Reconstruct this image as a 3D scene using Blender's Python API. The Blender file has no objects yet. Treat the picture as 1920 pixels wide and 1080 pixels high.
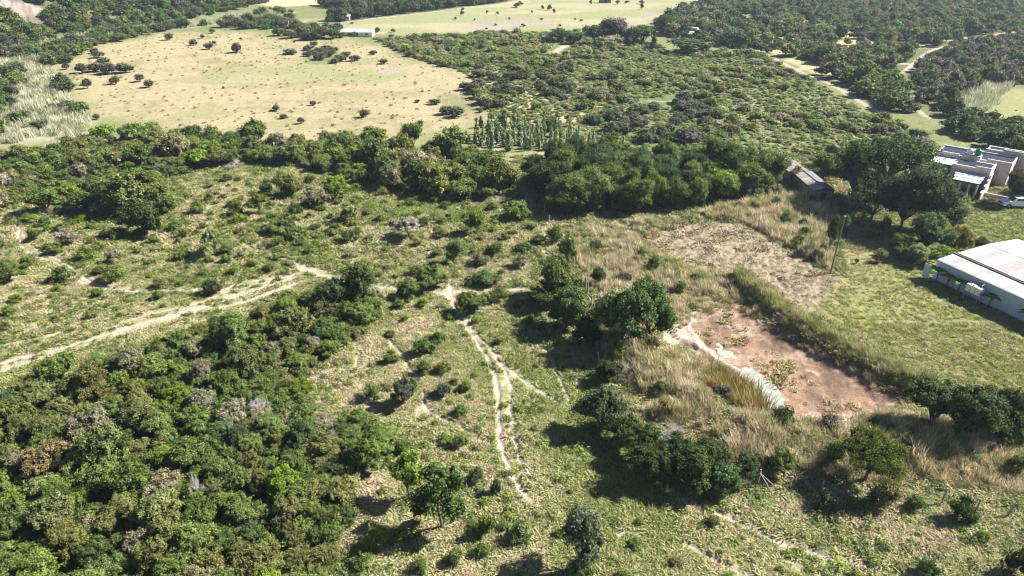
import bpy, bmesh, math, random
import numpy as np
from mathutils import Vector, Matrix

random.seed(11)
R = np.random.default_rng(11)
sc = bpy.context.scene
C = sc.collection
rad = math.radians

# ------------------------------------------------------------------ camera, sky, sun, exposure
CAM_H, CAM_F, CAM_PITCH = 40.0, 1280.0, rad(28.3)      # metres, focal length in photo pixels, tilt below the horizon
cam = bpy.data.cameras.new('camera')
cam.sensor_width = 36.0
cam.lens = 24.0
cam.clip_start = 0.5
cam.clip_end = 20000
cam_o = bpy.data.objects.new('camera', cam)
C.objects.link(cam_o)
cam_o.location = (0, 0, CAM_H)
cam_o.rotation_euler = (math.pi / 2 - CAM_PITCH, 0, 0)
sc.camera = cam_o

SUN_EL, SUN_AZ = rad(41), rad(15)                       # azimuth measured from +x towards +y
sun_dir = Vector((math.cos(SUN_EL) * math.cos(SUN_AZ), math.cos(SUN_EL) * math.sin(SUN_AZ), math.sin(SUN_EL)))
world = bpy.data.worlds.new('World')
sc.world = world
world.use_nodes = True
wn = world.node_tree
bg = wn.nodes['Background']
sky = wn.nodes.new('ShaderNodeTexSky')
sky.sky_type = 'NISHITA'
sky.sun_disc = False
sky.sun_elevation = SUN_EL
sky.sun_rotation = math.pi / 2 - SUN_AZ
sky.altitude = 100
sky.air_density = 0.6
sky.dust_density = 0.4
wn.links.new(sky.outputs[0], bg.inputs[0])
bg.inputs[1].default_value = 0.05
sl = bpy.data.lights.new('sun', 'SUN')
sl.energy = 5.0
sl.angle = rad(0.5)
sl.color = (1.0, 0.97, 0.925)
so = bpy.data.objects.new('sun', sl)
C.objects.link(so)
so.rotation_euler = sun_dir.to_track_quat('Z', 'Y').to_euler()
so.location = (60, 40, 90)
sc.view_settings.view_transform = 'Standard'
sc.view_settings.look = 'None'
sc.view_settings.gamma = 1
sc.view_settings.exposure = 1.3
sc.cycles.max_bounces = 5
sc.cycles.diffuse_bounces = 1
sc.cycles.glossy_bounces = 2
sc.cycles.transmission_bounces = 3
sc.cycles.transparent_max_bounces = 4
sc.cycles.volume_bounces = 0
sc.cycles.sample_clamp_indirect = 6
sc.cycles.use_denoising = True
sc.cycles.filter_width = 1.1

HAZE = 0.0002                                           # density of the air

# ------------------------------------------------------------------ helpers: ground points, noise, masks
ct, st = math.cos(CAM_PITCH), math.sin(CAM_PITCH)
def P(px, py, z=0.0):
    """place in the landscape (x, y) surveyed from a photo point, for height z"""
    vx = (px - 960) / CAM_F
    vy = -(py - 540) / CAM_F
    t = (z - CAM_H) / (-st + vy * ct)
    return (vx * t, (ct + vy * st) * t)
def pxm(px, py):
    vy = -(py - 540) / CAM_F
    t = (-CAM_H) / (-st + vy * ct)
    return CAM_F / t, math.cos(math.atan2(-(-st + vy * ct), ct + vy * st))
def PP(pts):
    return np.array([P(*p) for p in pts])

_tab = R.random((256, 256)).astype(np.float32)
def vnoise(x, y):
    gx = np.floor(x); gy = np.floor(y); fx = x - gx; fy = y - gy
    xi = gx.astype(np.int32) & 255; yi = gy.astype(np.int32) & 255; xj = (xi + 1) & 255; yj = (yi + 1) & 255
    fx = fx * fx * (3 - 2 * fx); fy = fy * fy * (3 - 2 * fy)
    a = _tab[xi, yi]; b = _tab[xj, yi]
    c = _tab[xi, yj]; d = _tab[xj, yj]
    return (a * (1 - fx) + b * fx) * (1 - fy) + (c * (1 - fx) + d * fx) * fy
def fbm(x, y, s, o=4, seed=0):
    r = 0.0; a = 1.0; t = 0.0
    f = 1.0 / s
    for i in range(o):
        r = r + a * vnoise(x * f * (1 if i % 2 else .97) + 17.3 * i + seed * 7.7, y * f + 9.1 * i + seed * 3.3)
        t += a; a *= .55; f *= 2.03
    return r / t
def sstep(a, b, x):
    t = np.clip((x - a) / (b - a), 0, 1)
    return t * t * (3 - 2 * t)
def sdist(x, y, poly):
    """signed distance to a polygon, positive inside"""
    n = len(poly); d = np.full(x.shape, 1e9, np.float32); ins = np.zeros(x.shape, bool)
    for i in range(n):
        ax, ay = map(float, poly[i]); bx, by = map(float, poly[(i + 1) % n])
        ex, ey = bx - ax, by - ay
        t = np.clip(((x - ax) * ex + (y - ay) * ey) / (ex * ex + ey * ey + 1e-9), 0, 1)
        d = np.minimum(d, (x - ax - t * ex) ** 2 + (y - ay - t * ey) ** 2)
        if ay != by:
            c = ((ay > y) != (by > y)) & (x < (bx - ax) * (y - ay) / (by - ay) + ax)
            ins ^= c
    d = np.sqrt(d)
    return np.where(ins, d, -d)
def mask(x, y, poly, soft=1.0, pad=None):
    out = np.zeros(x.shape, np.float32)
    pad = soft * 2 if pad is None else pad
    lo = poly.min(0) - pad; hi = poly.max(0) + pad
    k = (x > lo[0]) & (x < hi[0]) & (y > lo[1]) & (y < hi[1])
    if k.any():
        out[k] = sstep(-soft, soft, sdist(x[k], y[k], poly))
    return out
def ldist(x, y, line, pad=8.0):
    out = np.full(x.shape, 99.0); along = np.zeros(x.shape)
    lo = line.min(0) - pad; hi = line.max(0) + pad
    k = (x > lo[0]) & (x < hi[0]) & (y > lo[1]) & (y < hi[1])
    if not k.any(): return out, along
    xs, ys = x[k], y[k]
    d = np.full(xs.shape, 1e9); s = np.zeros(xs.shape); acc = 0.0
    for i in range(len(line) - 1):
        ax, ay = map(float, line[i]); bx, by = map(float, line[i + 1])
        ex, ey = bx - ax, by - ay; L = math.hypot(ex, ey)
        t = np.clip(((xs - ax) * ex + (ys - ay) * ey) / (L * L + 1e-9), 0, 1)
        q = (xs - ax - t * ex) ** 2 + (ys - ay - t * ey) ** 2
        m = q < d
        d = np.where(m, q, d); s = np.where(m, acc + t * L, s); acc += L
    out[k] = np.sqrt(d); along[k] = s / max(acc, 1e-6)
    return out, along
def smooth_line(pts, n=6):
    p = PP(pts); out = []
    for i in range(len(p) - 1):
        p0 = p[max(i - 1, 0)]; p1 = p[i]; p2 = p[i + 1]; p3 = p[min(i + 2, len(p) - 1)]
        for k in range(n):
            t = k / n
            out.append(.5 * (2 * p1 + (p2 - p0) * t + (2 * p0 - 5 * p1 + 4 * p2 - p3) * t * t + (3 * p1 - p0 - 3 * p2 + p3) * t ** 3))
    out.append(p[-1])
    return np.array(out)

# ------------------------------------------------------------------ survey of the place
Z = dict(
    thicket_near=PP([(-80, 770), (60, 735), (170, 700), (330, 648), (450, 610), (530, 575), (600, 555), (700, 560), (705, 600), (650, 650), (590, 690), (560, 730), (590, 790), (700, 800), (725, 840), (690, 880), (640, 905), (660, 960), (640, 1020), (600, 1100), (560, 1250), (-200, 1250)]),
    thicket_mid=PP([(-120, 318), (0, 305), (110, 285), (200, 264), (300, 258), (420, 268), (560, 278), (700, 275), (860, 285), (930, 310), (965, 350), (900, 378), (790, 368), (700, 350), (640, 334), (560, 318), (470, 305), (400, 315), (330, 330), (295, 355), (320, 400), (270, 425), (200, 405), (120, 385), (60, 372), (0, 400), (-120, 420)]),
    thicket_dark=PP([(985, 345), (1040, 322), (1120, 315), (1300, 320), (1420, 340), (1450, 352), (1340, 385), (1200, 400), (1050, 405), (1005, 385)]),
    scrub=PP([(700, 72), (900, 62), (1090, 60), (1180, 75), (1260, 92), (1430, 105), (1520, 150), (1640, 212), (1760, 270), (1700, 300), (1480, 305), (1300, 300), (1200, 275), (1050, 255), (930, 225), (900, 190), (900, 155), (850, 130), (770, 108)]),
    scrub_edge=PP([(850, 128), (1000, 120), (1150, 135), (1300, 190), (1420, 260), (1450, 300), (1200, 272), (1040, 250), (930, 228), (895, 190), (860, 165)]),
    forest_right=PP([(1230, 48), (1260, 25), (1330, 2), (1340, -60), (2300, -60), (2300, 40), (1920, 62), (1840, 75), (1770, 92), (1720, 115), (1692, 145), (1705, 180), (1735, 215), (1660, 212), (1560, 155), (1440, 105), (1330, 80), (1250, 70)]),
    forest_brown=PP([(1705, 140), (1740, 112), (1800, 88), (1920, 72), (2200, 60), (2200, 170), (1920, 160), (1850, 165), (1800, 190), (1760, 210), (1725, 195)]),
    river_trees=PP([(1760, 205), (1800, 215), (1880, 240), (2000, 240), (2100, 300), (1920, 290), (1850, 285), (1790, 250)]),
    reeds_right=PP([(1775, 195), (1850, 163), (1905, 155), (1870, 185), (1845, 212), (1790, 222)]),
    green_field=PP([(1855, 208), (1880, 180), (1920, 165), (2100, 150), (2200, 235), (1920, 240), (1880, 235)]),
    dry_field=PP([(120, 118), (165, 92), (300, 63), (420, 55), (520, 64), (560, 78), (640, 72), (690, 82), (760, 110), (850, 135), (895, 165), (905, 200), (870, 245), (700, 265), (560, 268), (420, 260), (330, 245), (255, 225), (200, 222), (150, 190), (130, 150)]),
    crop_patch=PP([(375, 130), (570, 127), (760, 128), (765, 140), (700, 158), (500, 160), (372, 158)]),
    far_field=PP([(505, 41), (560, 36), (650, 38), (740, 30), (960, 3), (980, -25), (1340, -25), (1330, 4), (1250, 22), (1210, 45), (1100, 58), (900, 62), (720, 64), (620, 58)]),
    far_purple=PP([(860, 52), (920, 40), (1020, 34), (1060, 42), (1000, 55), (900, 60)]),
    far_purple2=PP([(1120, 45), (1180, 25), (1235, 22), (1230, 40), (1180, 48)]),
    forest_strip=PP([(610, 44), (655, 26), (600, 12), (640, -10), (990, -40), (960, 2), (740, 29), (655, 40)]),
    left_tan=PP([(480, 8), (500, -25), (680, -25), (600, 10), (520, 14)]),
    reeds_left=PP([(-120, 130), (0, 102), (90, 80), (180, 62), (300, 48), (400, 34), (500, 22), (560, 22), (480, 34), (330, 55), (200, 72), (120, 105), (95, 130), (135, 190), (170, 225), (150, 258), (60, 268), (-120, 280)]),
    river_left=PP([(-60, 215), (5, 160), (20, 130), (32, 130), (40, 170), (20, 225), (-20, 260)]),
    hill_line=PP([(-700, 260), (-120, 128), (0, 100), (110, 78), (250, 54), (380, 34), (480, 16), (540, -8), (570, -40), (600, -80)]),
    lawn=PP([(1460, 560), (1560, 520), (1600, 500), (1720, 490), (1780, 500), (2100, 640), (2100, 780), (1920, 770), (1760, 740), (1660, 660), (1560, 605)]),
    garden=PP([(1570, 440), (1660, 395), (1820, 395), (1860, 380), (2050, 385), (2150, 480), (1800, 500), (1590, 515)]),
    plough=PP([(1208, 457), (1235, 440), (1285, 420), (1340, 415), (1390, 418), (1450, 447), (1525, 490), (1572, 520), (1560, 555), (1515, 590), (1470, 575), (1400, 530), (1330, 508), (1260, 488)]),
    bank_grass=PP([(1070, 425), (1180, 418), (1290, 410), (1240, 432), (1205, 460), (1260, 492), (1340, 515), (1385, 530), (1395, 565), (1330, 560), (1270, 580), (1240, 612), (1235, 640), (1330, 690), (1350, 740), (1420, 785), (1480, 800), (1640, 800), (1720, 790), (1920, 850), (2050, 880), (2050, 945), (1900, 925), (1700, 912), (1540, 892), (1420, 872), (1280, 870), (1200, 820), (1150, 740), (1130, 640), (1120, 560), (1080, 480)]),
    scrub_strip=PP([(1280, 412), (1340, 395), (1440, 360), (1540, 372), (1560, 400), (1556, 505), (1530, 490), (1450, 445), (1390, 415), (1340, 411)]),
    green_seep=PP([(1200, 465), (1235, 478), (1300, 500), (1365, 518), (1350, 535), (1290, 528), (1230, 500)]),
    pond=PP([(1240, 625), (1262, 598), (1300, 578), (1350, 572), (1392, 562), (1410, 575), (1450, 602), (1510, 640), (1570, 668), (1640, 700), (1690, 735), (1705, 755), (1650, 790), (1560, 797), (1480, 790), (1430, 775), (1370, 735), (1335, 690), (1310, 660), (1270, 645)]),
    pond_pale=PP([(1238, 632), (1258, 602), (1298, 580), (1350, 569), (1352, 576), (1312, 588), (1300, 606), (1318, 632), (1338, 660), (1390, 676), (1385, 684), (1335, 668), (1300, 642), (1280, 630), (1262, 645)]),
    pond_pale2=PP([(1440, 782), (1480, 784), (1560, 788), (1640, 788), (1640, 797), (1480, 798)]),
)
def ell(px, py, w, h):
    return PP([(px + w * math.cos(a), py + h * math.sin(a)) for a in np.linspace(0, 2 * math.pi, 14)[:-1]])
ridge_line = smooth_line([(1378, 522), (1420, 552), (1470, 592), (1530, 632), (1600, 668), (1680, 705), (1735, 735)])
dam_line = smooth_line([(1150, 560), (1180, 640), (1250, 715), (1330, 770), (1420, 812), (1540, 828), (1680, 828), (1800, 850)])
# wheel ruts and footpaths: points, half width (m), strength
TRACKS = [
    ([(-120, 715), (0, 683), (60, 668), (115, 655), (190, 632), (270, 607), (350, 585), (420, 563), (480, 542), (545, 520)], .38, 1.0),
    ([(-120, 728), (0, 697), (70, 676), (150, 655), (220, 630), (300, 605), (380, 582), (440, 570), (500, 552), (556, 530)], .34, 1.0),
    ([(0, 648), (60, 640), (120, 622)], .35, .6), ([(200, 618), (280, 590), (360, 572), (430, 545), (500, 528), (560, 512)], .2, .85), ([(410, 560), (460, 545), (510, 532)], .2, .85), ([(845, 560), (838, 548), (815, 543)], .3, .9), ([(960, 690), (990, 722), (1010, 735)], .13, .6), ([(1085, 650), (1075, 690), (1090, 730)], .14, .5),
    ([(410, 548), (450, 532), (500, 522), (550, 516)], .28, .9),
    ([(33, 402), (35, 430), (40, 460), (70, 478), (112, 496), (140, 520), (175, 538), (230, 545), (300, 546), (385, 543)], .26, 1.0),
    ([(47, 402), (48, 430), (55, 455), (90, 474), (135, 500), (165, 525), (200, 540), (260, 547), (330, 546)], .24, .95),
    ([(430, 440), (470, 462), (525, 482), (570, 500), (605, 517)], .4, .6),
    ([(560, 500), (612, 516), (660, 528), (720, 536), (780, 540), (840, 545), (900, 540), (980, 540)], .5, .75),
    ([(842, 520), (846, 540), (852, 575), (870, 605), (892, 635), (912, 668), (928, 705), (934, 740), (935, 790), (940, 835), (955, 880), (975, 915), (997, 940)], .30, 1.0),
    ([(852, 555), (872, 590), (895, 625), (925, 655), (945, 690), (957, 720), (958, 760), (970, 840), (995, 905)], .24, .95),
    ([(925, 655), (950, 685), (985, 712), (1030, 742), (1065, 765)], .19, .9),
    ([(975, 690), (955, 705), (945, 720)], .22, .7),
    ([(1003, 612), (1020, 640), (1035, 672), (1048, 705), (1068, 750)], .19, .9),
    ([(985, 640), (998, 655), (992, 672)], .2, .5),
    ([(728, 638), (752, 664), (775, 700), (795, 738), (800, 765), (832, 788), (872, 806), (905, 830)], .24, .95),
    ([(800, 765), (785, 775), (795, 800)], .2, .5),
    ([(665, 640), (668, 680), (660, 720)], .2, .45), ([(690, 735), (700, 770), (735, 810)], .2, .4),
    ([(1280, 930), (1340, 953), (1400, 985), (1480, 1020), (1560, 1045), (1690, 1078), (1800, 1110)], .28, 1.0),
    ([(1270, 1012), (1340, 1048), (1400, 1080), (1480, 1120)], .2, .85),
    ([(1470, 1040), (1500, 1065), (1560, 1090)], .14, .5),
    ([(1020, 425), (1022, 480), (1015, 540), (1008, 600)], .25, .4),
    ([(942, 225), (930, 280), (950, 320), (975, 345), (1000, 380)], 1.0, .55),
    ([(1215, 190), (1260, 190), (1285, 175)], .7, .6),
    ([(1038, 100), (1050, 92), (1062, 84)], 1.6, .9),
    ([(1435, 102), (1500, 135), (1560, 160), (1610, 190), (1650, 212)], .95, .85),
    ([(1685, 148), (1692, 138), (1715, 118), (1745, 95), (1800, 80), (1860, 66), (1930, 57)], .85, .95),
    ([(1710, 195), (1730, 215), (1745, 222)], .8, .8),
]
TRACKS = [(smooth_line(p), w, s) for p, w, s in TRACKS]
FAR_ROADS = [(smooth_line([(640, 42), (740, 30), (860, 16), (960, 5), (1000, -5)]), 1.4, .9), (smooth_line([(640, 62), (690, 64), (720, 60)]), 1.5, .9)]
TRACKS += FAR_ROADS

def hill_h(x, y):
    L = Z['hill_line']
    d, _ = ldist(x, y, L, pad=1e5)
    side = np.zeros(x.shape)
    best = np.full(x.shape, 1e12)
    for i in range(len(L) - 1):
        ax, ay = map(float, L[i]); bx, by = map(float, L[i + 1]); ex, ey = bx - ax, by - ay
        t = np.clip(((x - ax) * ex + (y - ay) * ey) / (ex * ex + ey * ey), 0, 1)
        q = (x - ax - t * ex) ** 2 + (y - ay - t * ey) ** 2
        s = ex * (y - ay) - ey * (x - ax)
        m = q < best
        best = np.where(m, q, best); side = np.where(m, s, side)
    d = np.where(side > 0, d, -d)
    k = sstep(0, 95, d)
    return k * 52 * (.75 + .4 * fbm(x, y, 40, 3, 5)), d

COLS = dict(green=(.195, .218, .074), tan=(.355, .310, .175), soil=(.400, .315, .225), litter=(.110, .095, .055), sand=(.470, .400, .315))
def lerp(a, b, t):
    return a + (np.asarray(b, np.float32)[None, :] - a) * t[:, None].astype(np.float32)

def land(x, y):
    """colour, height and region number of the land at flat arrays x, y"""
    n = x.shape[0]; x = x.astype(np.float32); y = y.astype(np.float32)
    wx = x + (fbm(x, y, 3.0, 3, 1) - .5) * 2.2
    wy = y + (fbm(x, y, 3.0, 3, 2) - .5) * 2.2
    far = sstep(120, 260, y)
    wx = wx + far * (fbm(x, y, 14, 3, 3) - .5) * 10
    wy = wy + far * (fbm(x, y, 14, 3, 4) - .5) * 14
    f1 = fbm(x, y, 9.0, 4, 6); f2 = fbm(x, y, 1.6, 3, 7); f3 = fbm(x, y, .55, 2, 8); f4 = fbm(x, y, 30, 3, 9)
    g = np.clip(.5 + (f1 - .5) * 1.9 + (f2 - .5) * 1.3 + (f3 - .5) * .5, 0, 1)
    col = lerp(np.tile(np.array(COLS['green']), (n, 1)), COLS['tan'], g)
    bare = sstep(.61, .75, f2 * .6 + f1 * .4 + (f3 - .5) * .25)
    col = lerp(col, COLS['soil'], bare * .8)
    h = (f4 - .5) * .8 + (f2 - .5) * .16 + (f3 - .5) * .10
    reg = np.zeros(n, np.int32)
    # beyond the near slope the ground is greener and smoother
    col = lerp(col, (.17, .19, .075), sstep(125, 150, y) * .75)
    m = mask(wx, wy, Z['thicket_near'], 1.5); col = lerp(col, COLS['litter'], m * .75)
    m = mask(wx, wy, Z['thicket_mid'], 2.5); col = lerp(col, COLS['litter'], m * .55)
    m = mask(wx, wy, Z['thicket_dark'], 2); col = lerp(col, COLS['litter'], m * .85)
    m = mask(wx, wy, Z['scrub'], 6); gg = sstep(.35, .65, fbm(x, y, 12, 3, 11))
    col = np.where(m[:, None] > .5, lerp(np.tile(np.array((.140, .170, .068)), (n, 1)), (.215, .225, .100), gg), col)
    pc = mask(wx, wy, PP([(850, 128), (1000, 140), (1150, 165), (1180, 215), (1050, 240), (930, 228), (895, 190)]), 6)
    col = lerp(col, (.42, .35, .20), pc * sstep(.48, .58, fbm(x, y, 9, 3, 12)))
    m = mask(wx, wy, Z['forest_right'], 5); col = lerp(col, (.12, .13, .06), m * .8)
    rp = m * sstep(.55, .64, fbm(x, y, 13, 3, 13) + .07 * mask(x, y, PP([(1450, 95), (1520, 60), (1640, 50), (1720, 95), (1640, 150), (1560, 150)]), 20)); col = lerp(col, (.46, .40, .21), rp * .9)
    m = mask(wx, wy, Z['forest_brown'], 5); col = lerp(col, (.13, .12, .07), m * .8)
    m = mask(x, y, Z['reeds_left'], 4); col = lerp(col, (.36, .35, .24), m * .9)
    m = mask(x, y, Z['reeds_right'], 3); col = lerp(col, (.36, .36, .25), m * .9)
    m = mask(x, y, Z['river_left'], 2); col = lerp(col, (.20, .13, .09), m)
    m = mask(x, y, Z['left_tan'], 4); col = lerp(col, (.50, .43, .26), m); reg[m > .5] = 2
    # fields on the flats
    m = mask(wx, wy, Z['far_field'], 3)
    q = fbm(x * .5, y, 16, 4, 15)
    fc = lerp(np.tile(np.array((.28, .29, .14)), (n, 1)), (.375, .33, .20), sstep(.4, .62, q))
    fc = lerp(fc, (.34, .27, .25), np.maximum(mask(wx, wy, Z['far_purple'], 8), mask(wx, wy, Z['far_purple2'], 6)) * sstep(.35, .55, fbm(x, y, 8, 3, 16)) * .9)
    col = col * (1 - m[:, None]) + fc * m[:, None]; reg[m > .5] = 3
    m = mask(wx, wy, Z['forest_strip'], 4); col = lerp(col, (.08, .10, .045), m); reg[m > .5] = 0
    m = mask(wx, wy, Z['green_field'], 2); col = lerp(col, (.27, .275, .11), m); reg[m > .5] = 4
    m = mask(wx, wy, Z['dry_field'], 5)
    q = fbm(x, y, 12, 5, 17); q2 = fbm(x, y, 2.5, 3, 18)
    fc = lerp(np.tile(np.array((.385, .322, .188)), (n, 1)), (.285, .245, .135), sstep(.45, .72, q * .6 + q2 * .4))
    fc = lerp(fc, (.25, .25, .11), sstep(.60, .70, fbm(x, y, 16, 3, 19)) * .45)
    cp = mask(x, y, Z['crop_patch'], .8) * (.3 + .6 * sstep(.35, .6, fbm(np.floor(x / 9) * 31, np.floor(y / 13) * 17, 5, 1, 20)))
    fc = lerp(fc, (.285, .285, .14), cp)
    for (a, b, w, hh, cc, k) in ((650, 136, 22, 6, (.21, .245, .11), .6), (690, 134, 14, 5, (.22, .25, .12), .5), (560, 145, 26, 9, (.30, .30, .13), .6), (735, 130, 22, 5, (.38, .29, .25), .9), (395, 114, 26, 5, (.2, .22, .10), .75), (440, 122, 30, 6, (.2, .22, .10), .6), (250, 130, 22, 4, (.2, .22, .1), .5), (880, 190, 60, 14, (.19, .21, .09), .7), (850, 205, 20, 7, (.19, .21, .09), .7), (600, 108, 45, 14, (.15, .18, .08), .9)):
        fc = lerp(fc, cc, mask(wx, wy, ell(a, b, w, hh), 2.5) * k * (.35 + 1.1 * fbm(x, y, 3, 3, 35)).clip(0, 1))
    col = col * (1 - m[:, None]) + fc * m[:, None]; reg[m > .5] = 2
    # farmyard side
    m = mask(wx, wy, Z['garden'], 1.2)
    col = col * (1 - m[:, None]) + m[:, None] * lerp(np.tile(np.array((.205, .225, .075)), (n, 1)), (.33, .28, .15), sstep(62, 50, x + (f1 - .5) * 16) * .85)
    reg[m > .5] = 5
    m = mask(wx, wy, Z['lawn'], 3.0); lf = sstep(.42, .62, f2 * .35 + f1 * .3 + f3 * .35)
    col = col * (1 - m[:, None]) + m[:, None] * lerp(np.tile(np.array((.210, .222, .066)), (n, 1)), (.31, .275, .14), lf * .75)
    reg[m > .5] = 5
    h = h + m * (f3 - .5) * .16
    m = mask(wx, wy, Z['plough'], 2.0)
    clod = fbm(x * .9 + y * .3, y * .8 - x * .25, .42, 3, 21)
    pcx = lerp(np.tile(np.array((.335, .270, .185)), (n, 1)), (.20, .170, .10), sstep(.48, .60, clod))
    col = col * (1 - m[:, None]) + m[:, None] * pcx; reg[m > .5] = 6
    h = h * (1 - m * .5) + m * (clod - .5) * .5
    m = mask(wx, wy, Z['bank_grass'], 1.5); col = lerp(col, (.36, .30, .17), m * .85)
    m = mask(wx, wy, Z['scrub_strip'], 1.2); col = lerp(col, (.32, .27, .15), m * .8)
    m = mask(wx, wy, Z['green_seep'], 1.0); col = lerp(col, (.23, .27, .06), m * .8)
    # raised banks round the pond, the pond bed
    d, _ = ldist(x, y, ridge_line); h = h + .9 * np.exp(-(d / 1.3) ** 2)
    d, _ = ldist(x, y, dam_line); h = h + 1.1 * np.exp(-(d / 3.0) ** 2)
    pm = mask(x + (f2 - .5) * 1.2, y + (f2 - .5) * 1.2, Z['pond'], .9)
    bed = lerp(np.tile(np.array((.325, .208, .142)), (n, 1)), (.20, .132, .092), sstep(.35, .65, fbm(x, y * .6, 2.2, 4, 22)))
    bed = lerp(bed, (.40, .30, .225), sstep(.55, .66, fbm(x * .5 + y * .3, y * 1.3, 1.6, 3, 23)) * .8)
    pp = np.maximum(mask(wx, wy, Z['pond_pale'], .3), mask(wx, wy, Z['pond_pale2'], .5))
    col = col * (1 - pm[:, None]) + pm[:, None] * bed
    col = lerp(col, (.47, .39, .305), pp * .9)
    pdep = mask(x, y, Z['pond'], 3.2)
    h = h - pdep * .9 * (1 - .55 * pp) * 1.0 + pm * ((f2 - .5) * .16 + (f3 - .5) * .14 - (f4 - .5) * .6)
    reg[(pm > .5) | (pp > .5)] = 7
    # tracks
    tm = np.zeros(n, np.float32); clr = np.zeros(n)
    for line, w, s in TRACKS:
        d, a = ldist(x + (f3 - .5) * .18 + (f2 - .5) * .28, y + (f3 - .5) * .18 + (f2 - .5) * .28, line)
        wob = .62 + .55 * fbm(x, y, 1.5, 2, 25)
        t = sstep(w * wob * 1.45, w * wob * .35, d) * s
        t = t * np.where(s < .95, sstep(.30, .52, fbm(x, y, 2.2, 3, 26) + (s - .5) * .5), 1)
        tm = np.maximum(tm, t)
        clr = np.maximum(clr, (d < w + np.where(y > 125, 2.3, .34)) * 1.0)
        e = sstep(w * 4, w * 1.2, d) * .45 * s * sstep(.35, .6, f2)
        col = lerp(col, (.42, .34, .23), np.where(y < 130, e, 0))
    for e in ((1150, 1002, 46, 11), (1120, 990, 22, 7), (1235, 945, 14, 4), (590, 506, 18, 4), (850, 546, 20, 5)):
        t = mask(wx + (f3 - .5) * 1.4, wy, ell(*e), .5) * sstep(.35, .55, f2 * .5 + f3 * .5)
        tm = np.maximum(tm, t * .9)
    col = lerp(col, COLS['sand'], tm)
    h = h - tm * np.where(y < 130, .14, 0)
    reg[tm > .55] = 1
    hh, hd = hill_h(x, y)
    h = h + hh
    hm = sstep(2, 12, hd)
    hc = lerp(np.tile(np.array((.10, .115, .055)), (n, 1)), (.15, .155, .075), sstep(.4, .6, f1))
    rock = np.zeros(n, np.float32)
    for (a_, b_, z_, r_) in ((12, 10, 11, 6), (40, 12, 11, 4), (62, 2, 12, 4), (168, 20, 8, 3), (-80, 20, 12, 10), (-200, 10, 14, 10)):
        cx, cy = P(a_, b_, z_)
        rock = np.maximum(rock, sstep(1.15, .75, np.hypot(x - cx, (y - cy)) / r_ + (fbm(x, y, 8, 3, 28) - .5) * 1.1))
    hc = hc + (lerp(np.tile(np.array((.30, .245, .215), np.float32), (n, 1)), (.17, .14, .12), sstep(.42, .6, fbm(x, y, 3.0, 3, 33))) - hc) * rock[:, None]
    col = col * (1 - hm[:, None]) + hm[:, None] * hc
    h = h + rock * hm * (fbm(x, y, 3.2, 4, 31) - .3) * 4
    reg[hm > .5] = 8
    return col, h, reg, np.stack([tm, pm, rock * hm, clr], 1)

G = {}
def look(x, y):
    """colour, height, region and masks read back from the finished land"""
    x = np.atleast_1d(np.asarray(x, float)); y = np.atleast_1d(np.asarray(y, float))
    i = np.clip(np.searchsorted(G['ys'], y) - 1, 0, G['ny'] - 2)
    ty = np.clip((y - G['ys'][i]) / (G['ys'][i + 1] - G['ys'][i]), 0, 1)
    uu = x / (.83 * np.clip(y, 4, 640) + 22)
    j = np.clip(np.searchsorted(G['u'], uu) - 1, 0, G['nx'] - 2)
    tx = np.clip((uu - G['u'][j]) / (G['u'][j + 1] - G['u'][j]), 0, 1)
    H = G['h']
    h = (H[i, j] * (1 - tx) + H[i, j + 1] * tx) * (1 - ty) + (H[i + 1, j] * (1 - tx) + H[i + 1, j + 1] * tx) * ty
    a = i + (ty > .5); b = j + (tx > .5)
    return G['col'][a, b], h, G['reg'][a, b], G['ex'][a, b]
def hts(x, y):
    return look(x, y)[1]

# ------------------------------------------------------------------ materials
def newmat(name):
    m = bpy.data.materials.new(name); m.use_nodes = True
    nt = m.node_tree; b = nt.nodes['Principled BSDF']
    return m, nt, b
def N(nt, t, **k):
    n = nt.nodes.new(t)
    for a, v in k.items(): setattr(n, a, v)
    return n
def plain(name, col, rough=.8, noise=.25, scale=6.0, bump=0.0, metal=0.0, spec=.3):
    m, nt, b = newmat(name)
    tc = N(nt, 'ShaderNodeTexCoord'); no = N(nt, 'ShaderNodeTexNoise')
    no.inputs['Scale'].default_value = scale; no.inputs['Detail'].default_value = 5
    nt.links.new(tc.outputs['Object'], no.inputs['Vector'])
    mp = N(nt, 'ShaderNodeMapRange')
    mp.inputs['From Min'].default_value = .3; mp.inputs['From Max'].default_value = .7
    mp.inputs['To Min'].default_value = 1 - noise; mp.inputs['To Max'].default_value = 1 + noise * .6
    nt.links.new(no.outputs['Fac'], mp.inputs['Value'])
    vm = N(nt, 'ShaderNodeVectorMath', operation='SCALE'); vm.inputs[0].default_value = col
    nt.links.new(mp.outputs[0], vm.inputs['Scale'])
    nt.links.new(vm.outputs[0], b.inputs['Base Color'])
    b.inputs['Roughness'].default_value = rough; b.inputs['Metallic'].default_value = metal
    b.inputs['Specular IOR Level'].default_value = spec
    if bump:
        bp = N(nt, 'ShaderNodeBump'); bp.inputs['Strength'].default_value = bump; bp.inputs['Distance'].default_value = .05
        nt.links.new(no.outputs['Fac'], bp.inputs['Height']); nt.links.new(bp.outputs[0], b.inputs['Normal'])
    return m
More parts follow.
